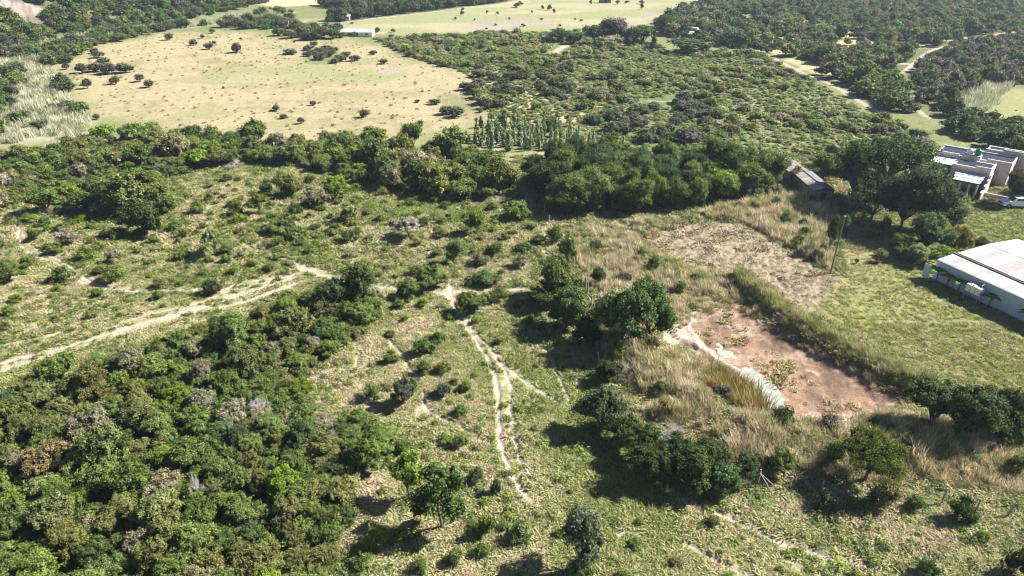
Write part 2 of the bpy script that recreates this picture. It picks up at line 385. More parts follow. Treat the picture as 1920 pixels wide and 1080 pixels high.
def foliage(name, rough=.65, trans=.25, spread=1.0, spec=.14, tm=(1.25, 1.35, .6)):
    """leaves: tint per plant, lightness per leaf"""
    m, nt, b = newmat(name)
    at = N(nt, 'ShaderNodeAttribute', attribute_type='INSTANCER', attribute_name='tint')
    lv = N(nt, 'ShaderNodeAttribute', attribute_type='GEOMETRY', attribute_name='lv')
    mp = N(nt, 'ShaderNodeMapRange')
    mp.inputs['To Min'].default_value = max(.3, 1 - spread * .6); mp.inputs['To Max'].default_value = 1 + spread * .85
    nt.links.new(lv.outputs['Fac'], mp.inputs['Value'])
    vm = N(nt, 'ShaderNodeVectorMath', operation='SCALE')
    nt.links.new(at.outputs['Vector'], vm.inputs[0]); nt.links.new(mp.outputs[0], vm.inputs['Scale'])
    nt.links.new(vm.outputs[0], b.inputs['Base Color'])
    b.inputs['Roughness'].default_value = rough
    b.inputs['Specular IOR Level'].default_value = spec
    tr = N(nt, 'ShaderNodeBsdfTranslucent'); v2 = N(nt, 'ShaderNodeVectorMath', operation='MULTIPLY')
    v2.inputs[1].default_value = tm
    nt.links.new(vm.outputs[0], v2.inputs[0]); nt.links.new(v2.outputs[0], tr.inputs[0])
    mx = N(nt, 'ShaderNodeMixShader'); mx.inputs[0].default_value = trans
    nt.links.new(b.outputs[0], mx.inputs[1]); nt.links.new(tr.outputs[0], mx.inputs[2])
    nt.links.new(mx.outputs[0], nt.nodes['Material Output'].inputs[0])
    return m
M = {}
M['leaf'] = foliage('leaf')
M['blade'] = foliage('grass_blade', .7, .25, .7, .1, (1.05, 1.0, .85))
M['bark'] = plain('bark', (.16, .125, .095), .9, .4, 9)
M['bark_pale'] = plain('bark_pale', (.52, .48, .45), .85, .3, 9)
M['wood'] = plain('weathered_wood', (.36, .335, .30), .85, .35, 8)
M['wood_dark'] = plain('dark_wood', (.19, .155, .13), .85, .35, 8)
M['wire'] = plain('wire', (.3, .3, .3), .5, .1, 2, metal=.8)
def ground_mat():
    m, nt, b = newmat('land')
    vc = N(nt, 'ShaderNodeAttribute', attribute_name='Col')
    geo = N(nt, 'ShaderNodeNewGeometry')
    n1 = N(nt, 'ShaderNodeTexNoise'); n1.inputs['Scale'].default_value = 5.5; n1.inputs['Detail'].default_value = 6; n1.inputs['Roughness'].default_value = .7
    n2 = N(nt, 'ShaderNodeTexNoise'); n2.inputs['Scale'].default_value = 1.1; n2.inputs['Detail'].default_value = 5; n2.inputs['Roughness'].default_value = .65
    for n_ in (n1, n2): nt.links.new(geo.outputs['Position'], n_.inputs['Vector'])
    mp = N(nt, 'ShaderNodeMapRange'); mp.inputs['From Min'].default_value = .3; mp.inputs['From Max'].default_value = .7
    mp.inputs['To Min'].default_value = .62; mp.inputs['To Max'].default_value = 1.32
    nt.links.new(n1.outputs['Fac'], mp.inputs['Value'])
    mp2 = N(nt, 'ShaderNodeMapRange'); mp2.inputs['From Min'].default_value = .3; mp2.inputs['From Max'].default_value = .7
    mp2.inputs['To Min'].default_value = .82; mp2.inputs['To Max'].default_value = 1.16
    nt.links.new(n2.outputs['Fac'], mp2.inputs['Value'])
    mu = N(nt, 'ShaderNodeMath', operation='MULTIPLY'); nt.links.new(mp.outputs[0], mu.inputs[0]); nt.links.new(mp2.outputs[0], mu.inputs[1])
    vm = N(nt, 'ShaderNodeVectorMath', operation='SCALE'); nt.links.new(vc.outputs['Vector'], vm.inputs[0]); nt.links.new(mu.outputs[0], vm.inputs['Scale'])
    nt.links.new(vm.outputs[0], b.inputs['Base Color'])
    b.inputs['Roughness'].default_value = .95; b.inputs['Specular IOR Level'].default_value = .1
    bp = N(nt, 'ShaderNodeBump'); bp.inputs['Strength'].default_value = .8; bp.inputs['Distance'].default_value = .12
    nt.links.new(n1.outputs['Fac'], bp.inputs['Height']); nt.links.new(bp.outputs[0], b.inputs['Normal'])
    return m
M['land'] = ground_mat()

# ------------------------------------------------------------------ mesh helpers
def npmesh(name, v, faces, attrs=None, smooth=False, fattr=None):
    """faces: (n,k) array or list of such arrays"""
    me = bpy.data.meshes.new(name)
    v = np.asarray(v, np.float32)
    if not isinstance(faces, list): faces = [faces]
    faces = [np.asarray(f, np.int32) for f in faces if len(f)]
    nl = sum(f.size for f in faces); npoly = sum(len(f) for f in faces)
    me.vertices.add(len(v)); me.vertices.foreach_set('co', v.ravel())
    me.loops.add(nl); me.loops.foreach_set('vertex_index', np.concatenate([f.ravel() for f in faces]))
    sizes = np.concatenate([np.full(len(f), f.shape[1]) for f in faces])
    starts = np.concatenate([[0], np.cumsum(sizes)[:-1]]).astype(np.int32)
    me.polygons.add(npoly); me.polygons.foreach_set('loop_start', starts)
    if attrs:
        for k, a in attrs.items():
            if a.ndim == 1:
                t = me.attributes.new(k, 'FLOAT', 'POINT'); t.data.foreach_set('value', a.astype(np.float32))
            else:
                t = me.attributes.new(k, 'FLOAT_VECTOR', 'POINT'); t.data.foreach_set('vector', a.astype(np.float32).ravel())
    if fattr is not None:
        t = me.attributes.new('lv', 'FLOAT', 'FACE'); t.data.foreach_set('value', fattr.astype(np.float32))
    me.polygons.foreach_set('use_smooth', np.full(npoly, bool(smooth or fattr is not None)))
    me.update(calc_edges=True)
    return me
def link(name, data, parent=None, mat=None):
    o = bpy.data.objects.new(name, data); C.objects.link(o)
    if parent is not None: o.parent = parent
    if mat is not None and not data.materials: data.materials.append(mat)
    return o
def tag(o, label, cat, group=None, kind=None):
    o['label'] = label
    if kind: o['kind'] = kind
    if cat and kind != 'structure': o['category'] = cat
    if group: o['group'] = group
    return o
def empty(name, loc, rz=0.0, scale=None):
    o = bpy.data.objects.new(name, None); C.objects.link(o)
    o.location = loc; o.rotation_euler = (0, 0, rz)
    o.empty_display_size = .3
    if scale is not None: o.scale = scale
    return o

# ------------------------------------------------------------------ the land
def build_land():
    ys = [4.0]
    while ys[-1] < 640:
        y = ys[-1]; ys.append(y + (.9 * y + 25) * (.0031 + .0055 * min(1, max(0, (y - 105) / 200))))
    ys = np.array([-4000, -900, -200, -40] + ys + [800, 1100, 1700, 2800, 5000, 8500])
    u = np.concatenate([[-12, -5, -2.6, -1.7, -1.25], np.linspace(-1, -.86, 24)[:-1], np.linspace(-.86, .86, 840), np.linspace(.86, 1, 24)[1:], [1.25, 1.7, 2.6, 5, 12]])
    ny, nx = len(ys), len(u)
    W = .83 * np.clip(ys, 4, 640) + 22
    X = u[None, :] * W[:, None] * np.where(np.abs(u) > 1, 1.0, 1.0)[None, :]
    X = np.where(np.abs(u)[None, :] > 2, np.sign(u)[None, :] * np.maximum(np.abs(X), np.abs(u)[None, :] ** 2 * 40), X)
    Y = np.repeat(ys[:, None], nx, 1)
    x = X.ravel(); y = Y.ravel()
    jit = (np.abs(Y) < 640) & (np.abs(u)[None, :] < .99) & (Y > 5)
    dx = W[:, None] * .002
    x = x + (R.random(x.shape) - .5) * .7 * np.where(jit, dx, 0).ravel()
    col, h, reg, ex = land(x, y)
    far = np.clip((np.hypot(x, y) - 800) / 3000, 0, 1)
    h = h * (1 - far) - far * 2
    G.update(ys=ys, u=u, ny=ny, nx=nx, col=col.reshape(ny, nx, 3), h=h.reshape(ny, nx), reg=reg.reshape(ny, nx), ex=ex.reshape(ny, nx, 4))
    v = np.stack([x, y, h], 1)
    i = np.arange(ny * nx).reshape(ny, nx)
    q = np.stack([i[:-1, :-1].ravel(), i[:-1, 1:].ravel(), i[1:, 1:].ravel(), i[1:, :-1].ravel()], 1)
    fr = np.sort(reg[q], 1)[:, 1]
    names = ['ground', 'dirt_track', 'dry_field', 'far_field', 'green_field', 'lawn', 'ploughed_field', 'pond_bed', 'hill']
    labels = ['rough grassland with green and straw patches under the bushes', 'pale sandy wheel ruts and dirt tracks crossing the grass', 'big straw-coloured dry field beyond the thicket', 'wide pale pasture near the top edge with scattered trees', 'small lime green field at the edge behind the house',
              'mown green grass round the house and white shed', 'brown cloddy ploughed plot above the pond', 'dry reddish bed and pale banks of the small pond', 'bush covered hillside with pink rock outcrops']
    for k, nm in enumerate(names):
        f = q[fr == k]
        if not len(f): continue
        used, inv = np.unique(f, return_inverse=True)
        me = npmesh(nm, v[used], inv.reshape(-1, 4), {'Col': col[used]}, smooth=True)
        o = link(nm, me, None, M['land']); tag(o, labels[k], None, kind='structure')
build_land()

# ------------------------------------------------------------------ plant prototypes
def leaf_quads(c, nrm, size, rng, aspect=.62):
    n = len(c)
    a = rng.normal(size=(n, 3)); a -= (a * nrm).sum(1, keepdims=True) * nrm
    a /= np.linalg.norm(a, axis=1, keepdims=True) + 1e-9
    b = np.cross(nrm, a)
    s = size * (.6 + .8 * rng.random(n))[:, None]
    p0 = c - a * s * .5; p2 = c + a * s * .5
    p1 = c + b * s * aspect * .5 + nrm * s * .10; p3 = c - b * s * aspect * .5 + nrm * s * .10
    v = np.stack([p0, p1, p2, p3], 1).reshape(-1, 3)
    f = np.arange(n * 4).reshape(n, 4)
    return v, f
def unit(rng, n):
    d = rng.normal(size=(n, 3)); return d / np.linalg.norm(d, axis=1, keepdims=True)
def tube(path, radii, sides=5):
    path = np.asarray(path, float); V = []; Fq = []
    n = len(path)
    for i in range(n):
        t = path[min(i + 1, n - 1)] - path[max(i - 1, 0)]; t = t / (np.linalg.norm(t) + 1e-9)
        a = np.cross(t, (0.31, .95, .1)); a /= np.linalg.norm(a) + 1e-9; b = np.cross(t, a)
        for k in range(sides):
            an = 2 * math.pi * k / sides
            V.append(path[i] + (a * math.cos(an) + b * math.sin(an)) * radii[i])
    for i in range(n - 1):
        for k in range(sides):
            Fq.append((i * sides + k, i * sides + (k + 1) % sides, (i + 1) * sides + (k + 1) % sides, (i + 1) * sides + k))
    return np.array(V), np.array(Fq)
def join(parts):
    V = []; Fs = []; o = 0
    for v, f in parts:
        V.append(v); Fs.append(np.asarray(f) + o); o += len(v)
    return np.concatenate(V), np.concatenate(Fs)

def make_tree(name, seed, nleaf, leaf, lobes=9, base=.25, top=1.6, flat=.6, spread=.68, lr=.42, clumps=110, sig=.10, gap=.0, trunk=.055, style='round', inner=.16, up=.5):
    """crown of radius about 1 and height `top`, with trunk and limbs reaching into its lobes"""
    rng = np.random.default_rng(seed)
    cs = []; rs = []
    for i in range(lobes):
        a = 2.399 * i + rng.random() * .9
        if style == 'round':
            rr = spread * math.sqrt((i + .3) / lobes) * (.6 + .6 * rng.random())
            z = base + (top - base) * (.46 + .30 * (1 - rr / spread) + .46 * (rng.random() - .5)) - lr * .10
        elif style == 'umbrella':
            rr = spread * math.sqrt((i + .3) / lobes) * (.85 + .3 * rng.random())
            z = top - lr * flat - .22 * rr + .16 * (rng.random() - .5)
        elif style == 'cone':
            t = (i + .5) / lobes; rr = spread * (1 - t) * rng.random(); z = base + (top - base) * t * .95
        r = lr * (.55 + .75 * rng.random())
        if style == 'cone': r = lr * (1.05 - .85 * (i + .5) / lobes)
        cs.append((rr * math.cos(a), rr * math.sin(a), z)); rs.append((r, r, r * flat))
    cs = np.array(cs); rs = np.array(rs)
    pr = rs[:, 0] ** 2; pr = pr / pr.sum()
    li = rng.choice(lobes, clumps, p=pr)
    d = unit(rng, clumps); d[:, 2] = np.where(d[:, 2] < -.35, -d[:, 2], d[:, 2])
    cc = cs[li] + rs[li] * d * (.72 + .48 * rng.random((clumps, 1)))
    keep = cc[:, 2] > .06
    if gap: keep &= rng.random(clumps) > gap
    cc = cc[keep]; li = li[keep]; d = d[keep]
    wgt = .35 + rng.random(len(cc)); wgt /= wgt.sum()
    no = int(nleaf * (1 - inner)); k = rng.choice(len(cc), no, p=wgt)
    ell_ = sig * (.45 + .9 * rng.random((len(cc), 3))); pos = cc[k] + rng.normal(size=(no, 3)) * ell_[k]
    out = (pos - cs[li[k]]) / rs[li[k]]; out /= np.linalg.norm(out, axis=1, keepdims=True) + 1e-6
    nr = out * .55 + unit(rng, no) * .75 + np.array((0, 0, up)); nr /= np.linalg.norm(nr, axis=1, keepdims=True)
    clv = rng.random(len(cc))
    lv = .38 * rng.random(no) + .62 * clv[k]
    v1, f1 = leaf_quads(pos, nr, leaf, rng)
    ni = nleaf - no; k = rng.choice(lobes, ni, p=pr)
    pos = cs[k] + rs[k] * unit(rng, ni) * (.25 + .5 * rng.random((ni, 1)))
    v2, f2 = leaf_quads(pos, unit(rng, ni), leaf * 2.3, rng, .9)  # oversized, darker inner leaves added to block light within the crown
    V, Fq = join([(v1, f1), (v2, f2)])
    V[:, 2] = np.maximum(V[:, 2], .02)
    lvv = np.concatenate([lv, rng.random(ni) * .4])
    crown = npmesh(name + '_crown', V, Fq, fattr=lvv); crown.materials.append(M['leaf'])
    tp = []
    fork = np.array((.04 * rng.normal(), .04 * rng.normal(), max(base * .8, .12)))
    tp.append(tube([(0, 0, -.08), fork * np.array((.5, .5, .45)), fork], [trunk * 1.35, trunk, trunk * .9], 6))
    for i in range(lobes):
        mid = fork * .5 + cs[i] * .5 + rng.normal(size=3) * .06
        tp.append(tube([fork, mid, cs[i] + (0, 0, rs[i][2] * .4)], [trunk * .62, trunk * .4, trunk * .12], 4))
        for _ in range(2):
            e = cs[i] + rs[i] * unit(rng, 1)[0] * .9
            tp.append(tube([mid, (mid + e) / 2 + rng.normal(size=3) * .04, e], [trunk * .26, trunk * .17, trunk * .07], 3))
    TV, TF = join(tp)
    tr = npmesh(name + '_trunk', TV, TF, smooth=True); tr.materials.append(M['bark'])
    return crown, tr
def make_bare(name, seed, depth=4, top=1.4, mat='bark_pale', spread=.9, r0=.05, kids=4):
    rng = np.random.default_rng(seed); parts = []
    def grow(p, d, L, r, k):
        e = p + d * L; mid = (p + e) / 2 + rng.normal(size=3) * L * .10
        parts.append(tube([p, mid, e], [r, r * .8, r * .55], 4 if r > .012 else 3))
        if k == 0: return
        for _ in range(kids if k < depth else kids + 2):
            nd = d + rng.normal(size=3) * spread * np.array((1, 1, .6)) + np.array((0, 0, .12)); nd /= np.linalg.norm(nd)
            grow(e if rng.random() < .6 else (mid + e) / 2, nd, L * (.60 + .25 * rng.random()), r * .52, k - 1)
    grow(np.array((0, 0, -.05)), np.array((0, 0, 1.)), top * .26, r0, depth)
    V, Fq = join(parts); V[:, 2] = np.where(V[:, 2] < .03, .03 + .05 * np.abs(V[:, 2]), V[:, 2]) ; V[:8, 2] -= .05
    me = npmesh(name, V, Fq); me.materials.append(M[mat]); return me
def make_tuft(name, seed, n=30, h=.20, w=.030, spread=.30, lean=1.5):
    rng = np.random.default_rng(seed)
    a = rng.random(n) * 2 * math.pi; rr = spread * np.sqrt(rng.random(n))
    p = np.stack([rr * np.cos(a), rr * np.sin(a), np.full(n, -.03)], 1)
    b = rng.random(n) * 2 * math.pi; le = lean * (.2 + rng.random(n)); L = h * (.5 + .7 * rng.random(n))
    tip = p + np.stack([np.cos(b) * le, np.sin(b) * le, np.ones(n)], 1) * L[:, None]
    mid = p + (tip - p) * .55 + np.array((0, 0, 1)) * (L * .12)[:, None]
    side = np.stack([-np.sin(b), np.cos(b), np.zeros(n)], 1) * w
    V = np.stack([p - side, p + side, mid + side * .8, mid - side * .8, tip + side * .15, tip - side * .15], 1).reshape(-1, 3)
    i = np.arange(n)[:, None] * 6
    Fq = np.concatenate([i + np.array([[0, 1, 2, 3]]), i + np.array([[3, 2, 4, 5]])])
    lv = rng.random(n)
    me = npmesh(name, V, Fq, fattr=np.concatenate([lv, np.minimum(1, lv + .15)])); me.materials.append(M['blade']); return me
def make_forb(name, seed, n=90, leaf=.11, r=.3, h=.35):
    rng = np.random.default_rng(seed)
    d = unit(rng, n); d[:, 2] = np.abs(d[:, 2])
    pos = d * np.array((r, r, h)) * (.45 + .6 * rng.random((n, 1)))
    nr = d * .5 + unit(rng, n) * .6 + np.array((0, 0, .5)); nr /= np.linalg.norm(nr, axis=1, keepdims=True)
    v, f = leaf_quads(pos, nr, leaf, rng, .55); v[:, 2] = np.maximum(v[:, 2], .0)
    me = npmesh(name, v, f, fattr=rng.random(n)); me.materials.append(M['leaf']); return me

PT = {}
PT['near'] = [make_tree('near%d' % i, 100 + i, 17000, .064, lobes=10 + i % 5, base=.12, top=1.5, clumps=190, sig=.062, lr=.40) for i in range(8)]
PT['open'] = [make_tree('open%d' % i, 140 + i, 8000, .085, lobes=8 + i, base=.55, top=2.0, clumps=95, sig=.085, lr=.36, gap=.1) for i in range(3)]
PT['mid'] = [make_tree('mid%d' % i, 200 + i, 4200, .115, lobes=10 + i % 4, base=.15, top=1.55, clumps=120, sig=.085) for i in range(8)]
PT['dark'] = [make_tree('dark%d' % i, 300 + i, 15000, .055, lobes=13 + i, base=.3, top=1.7, clumps=230, sig=.065, lr=.40, trunk=.045) for i in range(5)]
PT['flat'] = [make_tree('flat%d' % i, 340 + i, 22000, .040, lobes=14, base=.5, top=1.1, clumps=240, sig=.055, lr=.36, flat=.32, style='umbrella', spread=.75) for i in range(3)]
PT['acacia'] = [make_tree('acacia%d' % i, 400 + i, 1100, .16, lobes=6, base=.12, top=.95, clumps=70, sig=.10, lr=.50, flat=.62, style='umbrella', spread=.55, inner=.2, up=.95) for i in range(5)]
PT['far'] = [make_tree('far%d' % i, 500 + i, 620, .21, lobes=6, base=.08, top=1.35, clumps=50, sig=.12, lr=.46, inner=.2, up=.85) for i in range(5)]
PT['shrub'] = [make_tree('shrub%d' % i, 600 + i, 2600, .10, lobes=7, base=.02, top=1.05, clumps=70, sig=.11, lr=.42, trunk=.03) for i in range(6)]
PT['poplar'] = [make_tree('poplar%d' % i, 700 + i, 700, .30, lobes=7, base=.1, top=4.4, clumps=60, sig=.16, lr=.75, flat=1.3, style='cone', spread=.3, trunk=.07) for i in range(3)]
PT['bare'] = [make_bare('bare%d' % i, 800 + i) for i in range(3)]

TINT = dict(
    green=(.124, .163, .042), olive=(.148, .160, .050), grey=(.215, .203, .112), bright=(.150, .205, .030), dark=(.052, .075, .022),
    deep=(.078, .115, .036), yellow=(.230, .215, .045), rust=(.220, .165, .065), silver=(.265, .235, .165), acacia=(.100, .105, .062), mauve=(.150, .130, .108), pale=(.200, .220, .095))
_counts = {}
def plant(kind, name, x, y, diam, height, tint, label, cat, group=None, parts=True, var=None, rz=None, zoff=0.0, z=None):
    """one plant: an Empty at its base with trunk and crown, or a single mesh where it is too small to show them"""
    lst = PT[kind]; i = random.randrange(len(lst)) if var is None else var
    crown, tr = lst[i]
    zz = (hts(x, y)[0] if z is None else z) - .03 + zoff
    top = {'near': 1.5, 'open': 2.0, 'mid': 1.55, 'dark': 1.7, 'flat': 1.1, 'acacia': .95, 'far': 1.35, 'shrub': 1.05, 'poplar': 4.4}[kind]
    s = (diam / 2 / .98, diam / 2 / .98, height / top)
    rz = random.random() * 6.28 if rz is None else rz
    t = TINT[tint] if isinstance(tint, str) else tint
    j = random.uniform(.82, 1.2) * 1.18; t = [t[0] * j * random.uniform(.93, 1.07), t[1] * j, t[2] * j * random.uniform(.85, 1.2)]
    e = empty(name, (x, y, zz), rz, s)
    tag(e, label, cat, group)
    c = bpy.data.objects.new('crown', crown); C.objects.link(c); c.parent = e; c['tint'] = t
    k = bpy.data.objects.new('trunk', tr); C.objects.link(k); k.parent = e
    return e

# scattering helper (only for what nobody could count)
def proto_collection(name, meshes):
    col = bpy.data.collections.new(name)
    for i, m in enumerate(meshes):
        o = bpy.data.objects.new('%s_%02d' % (name, i), m); col.objects.link(o)
    return col
def both(pair):
    crown, tr = pair
    bm = bmesh.new(); bm.from_mesh(crown)
    me = crown.copy()
    return me
def scatter(name, label, cat, x, y, z, scl, tint, meshes, coll):
    n = len(x)
    me = bpy.data.meshes.new(name)
    me.vertices.add(n); me.vertices.foreach_set('co', np.stack([x, y, z], 1).astype(np.float32).ravel())
    rot = np.zeros((n, 3), np.float32); rot[:, 2] = R.random(n) * 6.283; rot[:, 0] = R.normal(size=n) * .08; rot[:, 1] = R.normal(size=n) * .08
    for k, a in (('rot', rot), ('scl', scl), ('tint', tint)):
        t = me.attributes.new(k, 'FLOAT_VECTOR', 'POINT'); t.data.foreach_set('vector', np.asarray(a, np.float32).ravel())
    t = me.attributes.new('idx', 'INT', 'POINT'); t.data.foreach_set('value', R.integers(0, meshes, n).astype(np.int32))
    o = link(name, me)
    ng = bpy.data.node_groups.new(name, 'GeometryNodeTree')
    ng.interface.new_socket('Geometry', in_out='INPUT', socket_type='NodeSocketGeometry')
    ng.interface.new_socket('Geometry', in_out='OUTPUT', socket_type='NodeSocketGeometry')
    gi = ng.nodes.new('NodeGroupInput'); go = ng.nodes.new('NodeGroupOutput')
    ip = ng.nodes.new('GeometryNodeInstanceOnPoints'); ci = ng.nodes.new('GeometryNodeCollectionInfo')
    ci.inputs['Collection'].default_value = coll; ci.inputs['Separate Children'].default_value = True; ci.inputs['Reset Children'].default_value = True
    def na(nm, ty):
        a = ng.nodes.new('GeometryNodeInputNamedAttribute'); a.data_type = ty; a.inputs['Name'].default_value = nm
        return [s for s in a.outputs if s.enabled and s.name == 'Attribute'][0]
    ng.links.new(gi.outputs[0], ip.inputs['Points']); ng.links.new(ci.outputs[0], ip.inputs['Instance'])
    ip.inputs['Pick Instance'].default_value = True
    ng.links.new(na('idx', 'INT'), ip.inputs['Instance Index'])
    ng.links.new(na('rot', 'FLOAT_VECTOR'), ip.inputs['Rotation']); ng.links.new(na('scl', 'FLOAT_VECTOR'), ip.inputs['Scale'])
    ng.links.new(ip.outputs[0], go.inputs[0])
    mod = o.modifiers.new('scatter', 'NODES'); mod.node_group = ng
    tag(o, label, cat, kind='stuff')
    return o
def jgrid(poly, sp):
    """jittered grid of points inside a polygon"""
    lo = poly.min(0); hi = poly.max(0)
    gx, gy = np.meshgrid(np.arange(lo[0], hi[0], sp), np.arange(lo[1], hi[1], sp))
    x = gx.ravel() + (R.random(gx.size) - .5) * sp * 1.15; y = gy.ravel() + (R.random(gx.size) - .5) * sp * 1.15
    k = sdist(x, y, poly) > 0
    return x[k], y[k]
def seen(x, y, m=1.12):
    """roughly what lies in or near the view"""
    d = y * ct + CAM_H * st
    return (np.abs(x) < d * .75 * m + 4) & (y > 24)

# ------------------------------------------------------------------ buildings
def boxv(x0, x1, y0, y1, z0, z1):
    v = [(x0, y0, z0), (x1, y0, z0), (x1, y1, z0), (x0, y1, z0), (x0, y0, z1), (x1, y0, z1), (x1, y1, z1), (x0, y1, z1)]
    f = [(0, 3, 2, 1), (4, 5, 6, 7), (0, 1, 5, 4), (1, 2, 6, 5), (2, 3, 7, 6), (3, 0, 4, 7)]
    return np.array(v, float), np.array(f)
def boxes(name, lst, mat, parent, bevel=.0):
    V, Fq = join([boxv(*b) for b in lst])
    me = npmesh(name, V, Fq); o = link(name, me, parent, M[mat])
    if bevel:
        md = o.modifiers.new('bevel', 'BEVEL'); md.width = bevel; md.segments = 2
    return o
def sheet(name, x0, x1, y0, y1, z00, z01, mat, parent, axis='y', pitch=.2, amp=.025, thick=.012):
    """corrugated sheet; ridges run along `axis`; height z00 at the start of that axis, z01 at its end"""
    a0, a1 = (x0, x1) if axis == 'y' else (y0, y1)
    b0, b1 = (y0, y1) if axis == 'y' else (x0, x1)
    n = max(4, int((a1 - a0) / pitch * 4)); a = np.linspace(a0, a1, n + 1)
    w = np.sin((a - a0) / pitch * 2 * math.pi) * amp
    V = []
    for (b, z) in ((b0, z00), (b1, z01)):
        for dz in (0, -thick):
            for ai, wi in zip(a, w):
                V.append((ai, b, z + wi + dz) if axis == 'y' else (b, ai, z + wi + dz))
    m = n + 1; Fq = []
    for i in range(n):
        Fq += [(i, i + 1, 2 * m + i + 1, 2 * m + i), (m + i, 3 * m + i, 3 * m + i + 1, m + i + 1), (i, m + i, m + i + 1, i + 1), (2 * m + i, 2 * m + i + 1, 3 * m + i + 1, 3 * m + i)]
    me = npmesh(name, np.array(V), np.array(Fq)); return link(name, me, parent, M[mat])
def wsheet(name, x, y0, y1, z0, z1, mat, parent, pitch=.2, amp=.02):
    """upright corrugated wall sheet in the plane x"""
    n = max(4, int((y1 - y0) / pitch * 4)); a = np.linspace(y0, y1, n + 1); w = np.sin((a - y0) / pitch * 2 * math.pi) * amp
    V = [(x + wi, ai, z) for z in (z0, z1) for ai, wi in zip(a, w)] + [(x + wi + .015, ai, z) for z in (z0, z1) for ai, wi in zip(a, w)]
    m = n + 1; Fq = []
    for i in range(n):
        Fq += [(i, m + i, m + i + 1, i + 1), (2 * m + i, 2 * m + i + 1, 3 * m + i + 1, 3 * m + i)]
    return link(name, npmesh(name, np.array(V), np.array(Fq)), parent, M[mat])
M['plaster'] = plain('pink_plaster', (.66, .555, .52), .9, .14, 1.5)
M['plaster_white'] = plain('white_plaster', (.78, .74, .70), .9, .10, 1.5)
M['roof_blue'] = plain('slate_roof_sheet', (.060, .069, .100), .95, .25, 2.0, spec=0.0)
M['white_sheet'] = plain('white_roof_sheet', (.52, .52, .51), .95, .2, .8, spec=.02)
M['white_sheet2'] = plain('dull_white_roof_sheet', (.43, .425, .42), .95, .2, .8, spec=.02)
M['old_sheet'] = plain('mauve_weathered_sheet', (.40, .34, .33), .95, .2, 2.0)
M['rust_sheet'] = plain('rust_spotted_sheet', (.56, .45, .40), .95, .35, 1.6)
M['blue_sheet'] = plain('pale_blue_wall_sheet', (.50, .60, .72), .55, .15, 1.6)
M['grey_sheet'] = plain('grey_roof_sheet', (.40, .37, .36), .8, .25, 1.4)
M['grey_sheet2'] = plain('dull_roof_sheet', (.245, .225, .225), .85, .3, 1.4)  # darker sheet; on the grey shed's right slope it paints in shade
M['shed_wall'] = plain('grey_shed_wall', (.20, .18, .165), .9, .3, 2)
M['dark'] = plain('dark_opening', (.03, .03, .03), .9, .1)
M['green_tank'] = plain('green_plastic', (.02, .27, .13), .4, .1)
M['white_paint'] = plain('white_paint', (.80, .80, .79), .35, .05)
M['car_white'] = plain('car_white', (.80, .81, .82), .22, .03, spec=.5)
M['glass'] = plain('tinted_glass', (.03, .04, .055), .08, .05, spec=.6)
M['tyre'] = plain('tyre', (.025, .025, .025), .9, .1)
M['metal'] = plain('grey_metal', (.45, .45, .46), .4, .1, metal=.6)
M['hut_blue'] = plain('hut_blue', (.10, .22, .55), .5, .08)
M['stone'] = plain('paving_stone', (.45, .40, .36), .9, .2, 3)

HZ = 0.0
hx, hy = 74.2, 111.2
house = empty('house', (hx, hy, hts(hx, hy)[0]), rad(-42.1))
tag(house, 'pink and white farmhouse with flat slate-blue roofs and stepped parapets', 'house')
def shellbox(nm, u0, u1, v0, v1, h, par, t=.22, mat='plaster', roof='roof_blue', rz=-.10, slope=.0):
    """one wing: four walls standing up past the roof as parapets, the roof of sheets between them"""
    w = boxes('wall', [(u0, u1, v0, v0 + t, 0, h + par[0]), (u0, u1, v1 - t, v1, 0, h + par[1]), (u0, u0 + t, v0 + t, v1 - t, 0, h + par[2]), (u1 - t, u1, v0 + t, v1 - t, 0, h + par[3])], mat, house, .03)
    n = max(1, round((u1 - u0 - 2 * t) / .95)); st_ = (u1 - u0 - 2 * t) / n
    for i in range(n):
        a = u0 + t + i * st_
        sheet('roof_sheet', a + .004, a + st_ - .004, v0 + t + .01, v1 - t - .01, h + rz, h + rz + slope, roof, house, 'y', .24, .035)
    # coping on top of the two long parapets
    boxes('coping', [(u0 - .05, u1 + .05, v0 - .05, v0 + t + .05, h + par[0] + .003, h + par[0] + .09), (u0 - .05, u1 + .05, v1 - t - .05, v1 + .05, h + par[1] + .003, h + par[1] + .09)], 'plaster_white', house, .02)
    return w
shellbox('wing', -3.8, 7.6, 5.8, 11.5, 3.6, (.12, .12, .0, .3), slope=.1)
shellbox('wing', 0.0, 5.6, .0, 4.9, 3.5, (.25, .05, -.15, .35), slope=.12)
shellbox('wing', 2.6, 12.5, 11.9, 15.2, 3.9, (.3, .1, .1, .1), slope=.08)
for q in [(-3.85, -.2, 5.76, 6.06, 3.83, 4.05), (3.4, 5.65, -.04, .24, 3.86, 4.15), (4.0, 7.6, 5.74, 6.04, 3.83, 4.12), (5.2, 8.2, 11.86, 12.14, 4.3, 4.62), (9.6, 12.5, 11.86, 12.14, 4.3, 4.62)]: boxes('parapet_step', [q], 'plaster', house, .03)
boxes('tank_plinth', [(.5, 3.0, 5.2, 6.9, 0, 4.35)], 'plaster', house, .04)
boxes('patio_roof', [(-3.7, -.05, 1.2, 5.75, 3.05, 3.2)], 'white_paint', house, .02)
boxes('patio_post', [(-3.6, -3.4, 1.3, 1.5, 0, 3.05)], 'plaster_white', house)
boxes('patio_post', [(-1.6, -1.4, 1.3, 1.5, 0, 3.05)], 'plaster_white', house)
for i in range(3):
    boxes('terrace_roof', [(.9 + .25 * i, 5.2, -1.45 - i * 1.5, -.03 - i * 1.5, 2.72 - .10 * i, 2.82 - .10 * i)], 'white_paint', house, .02)
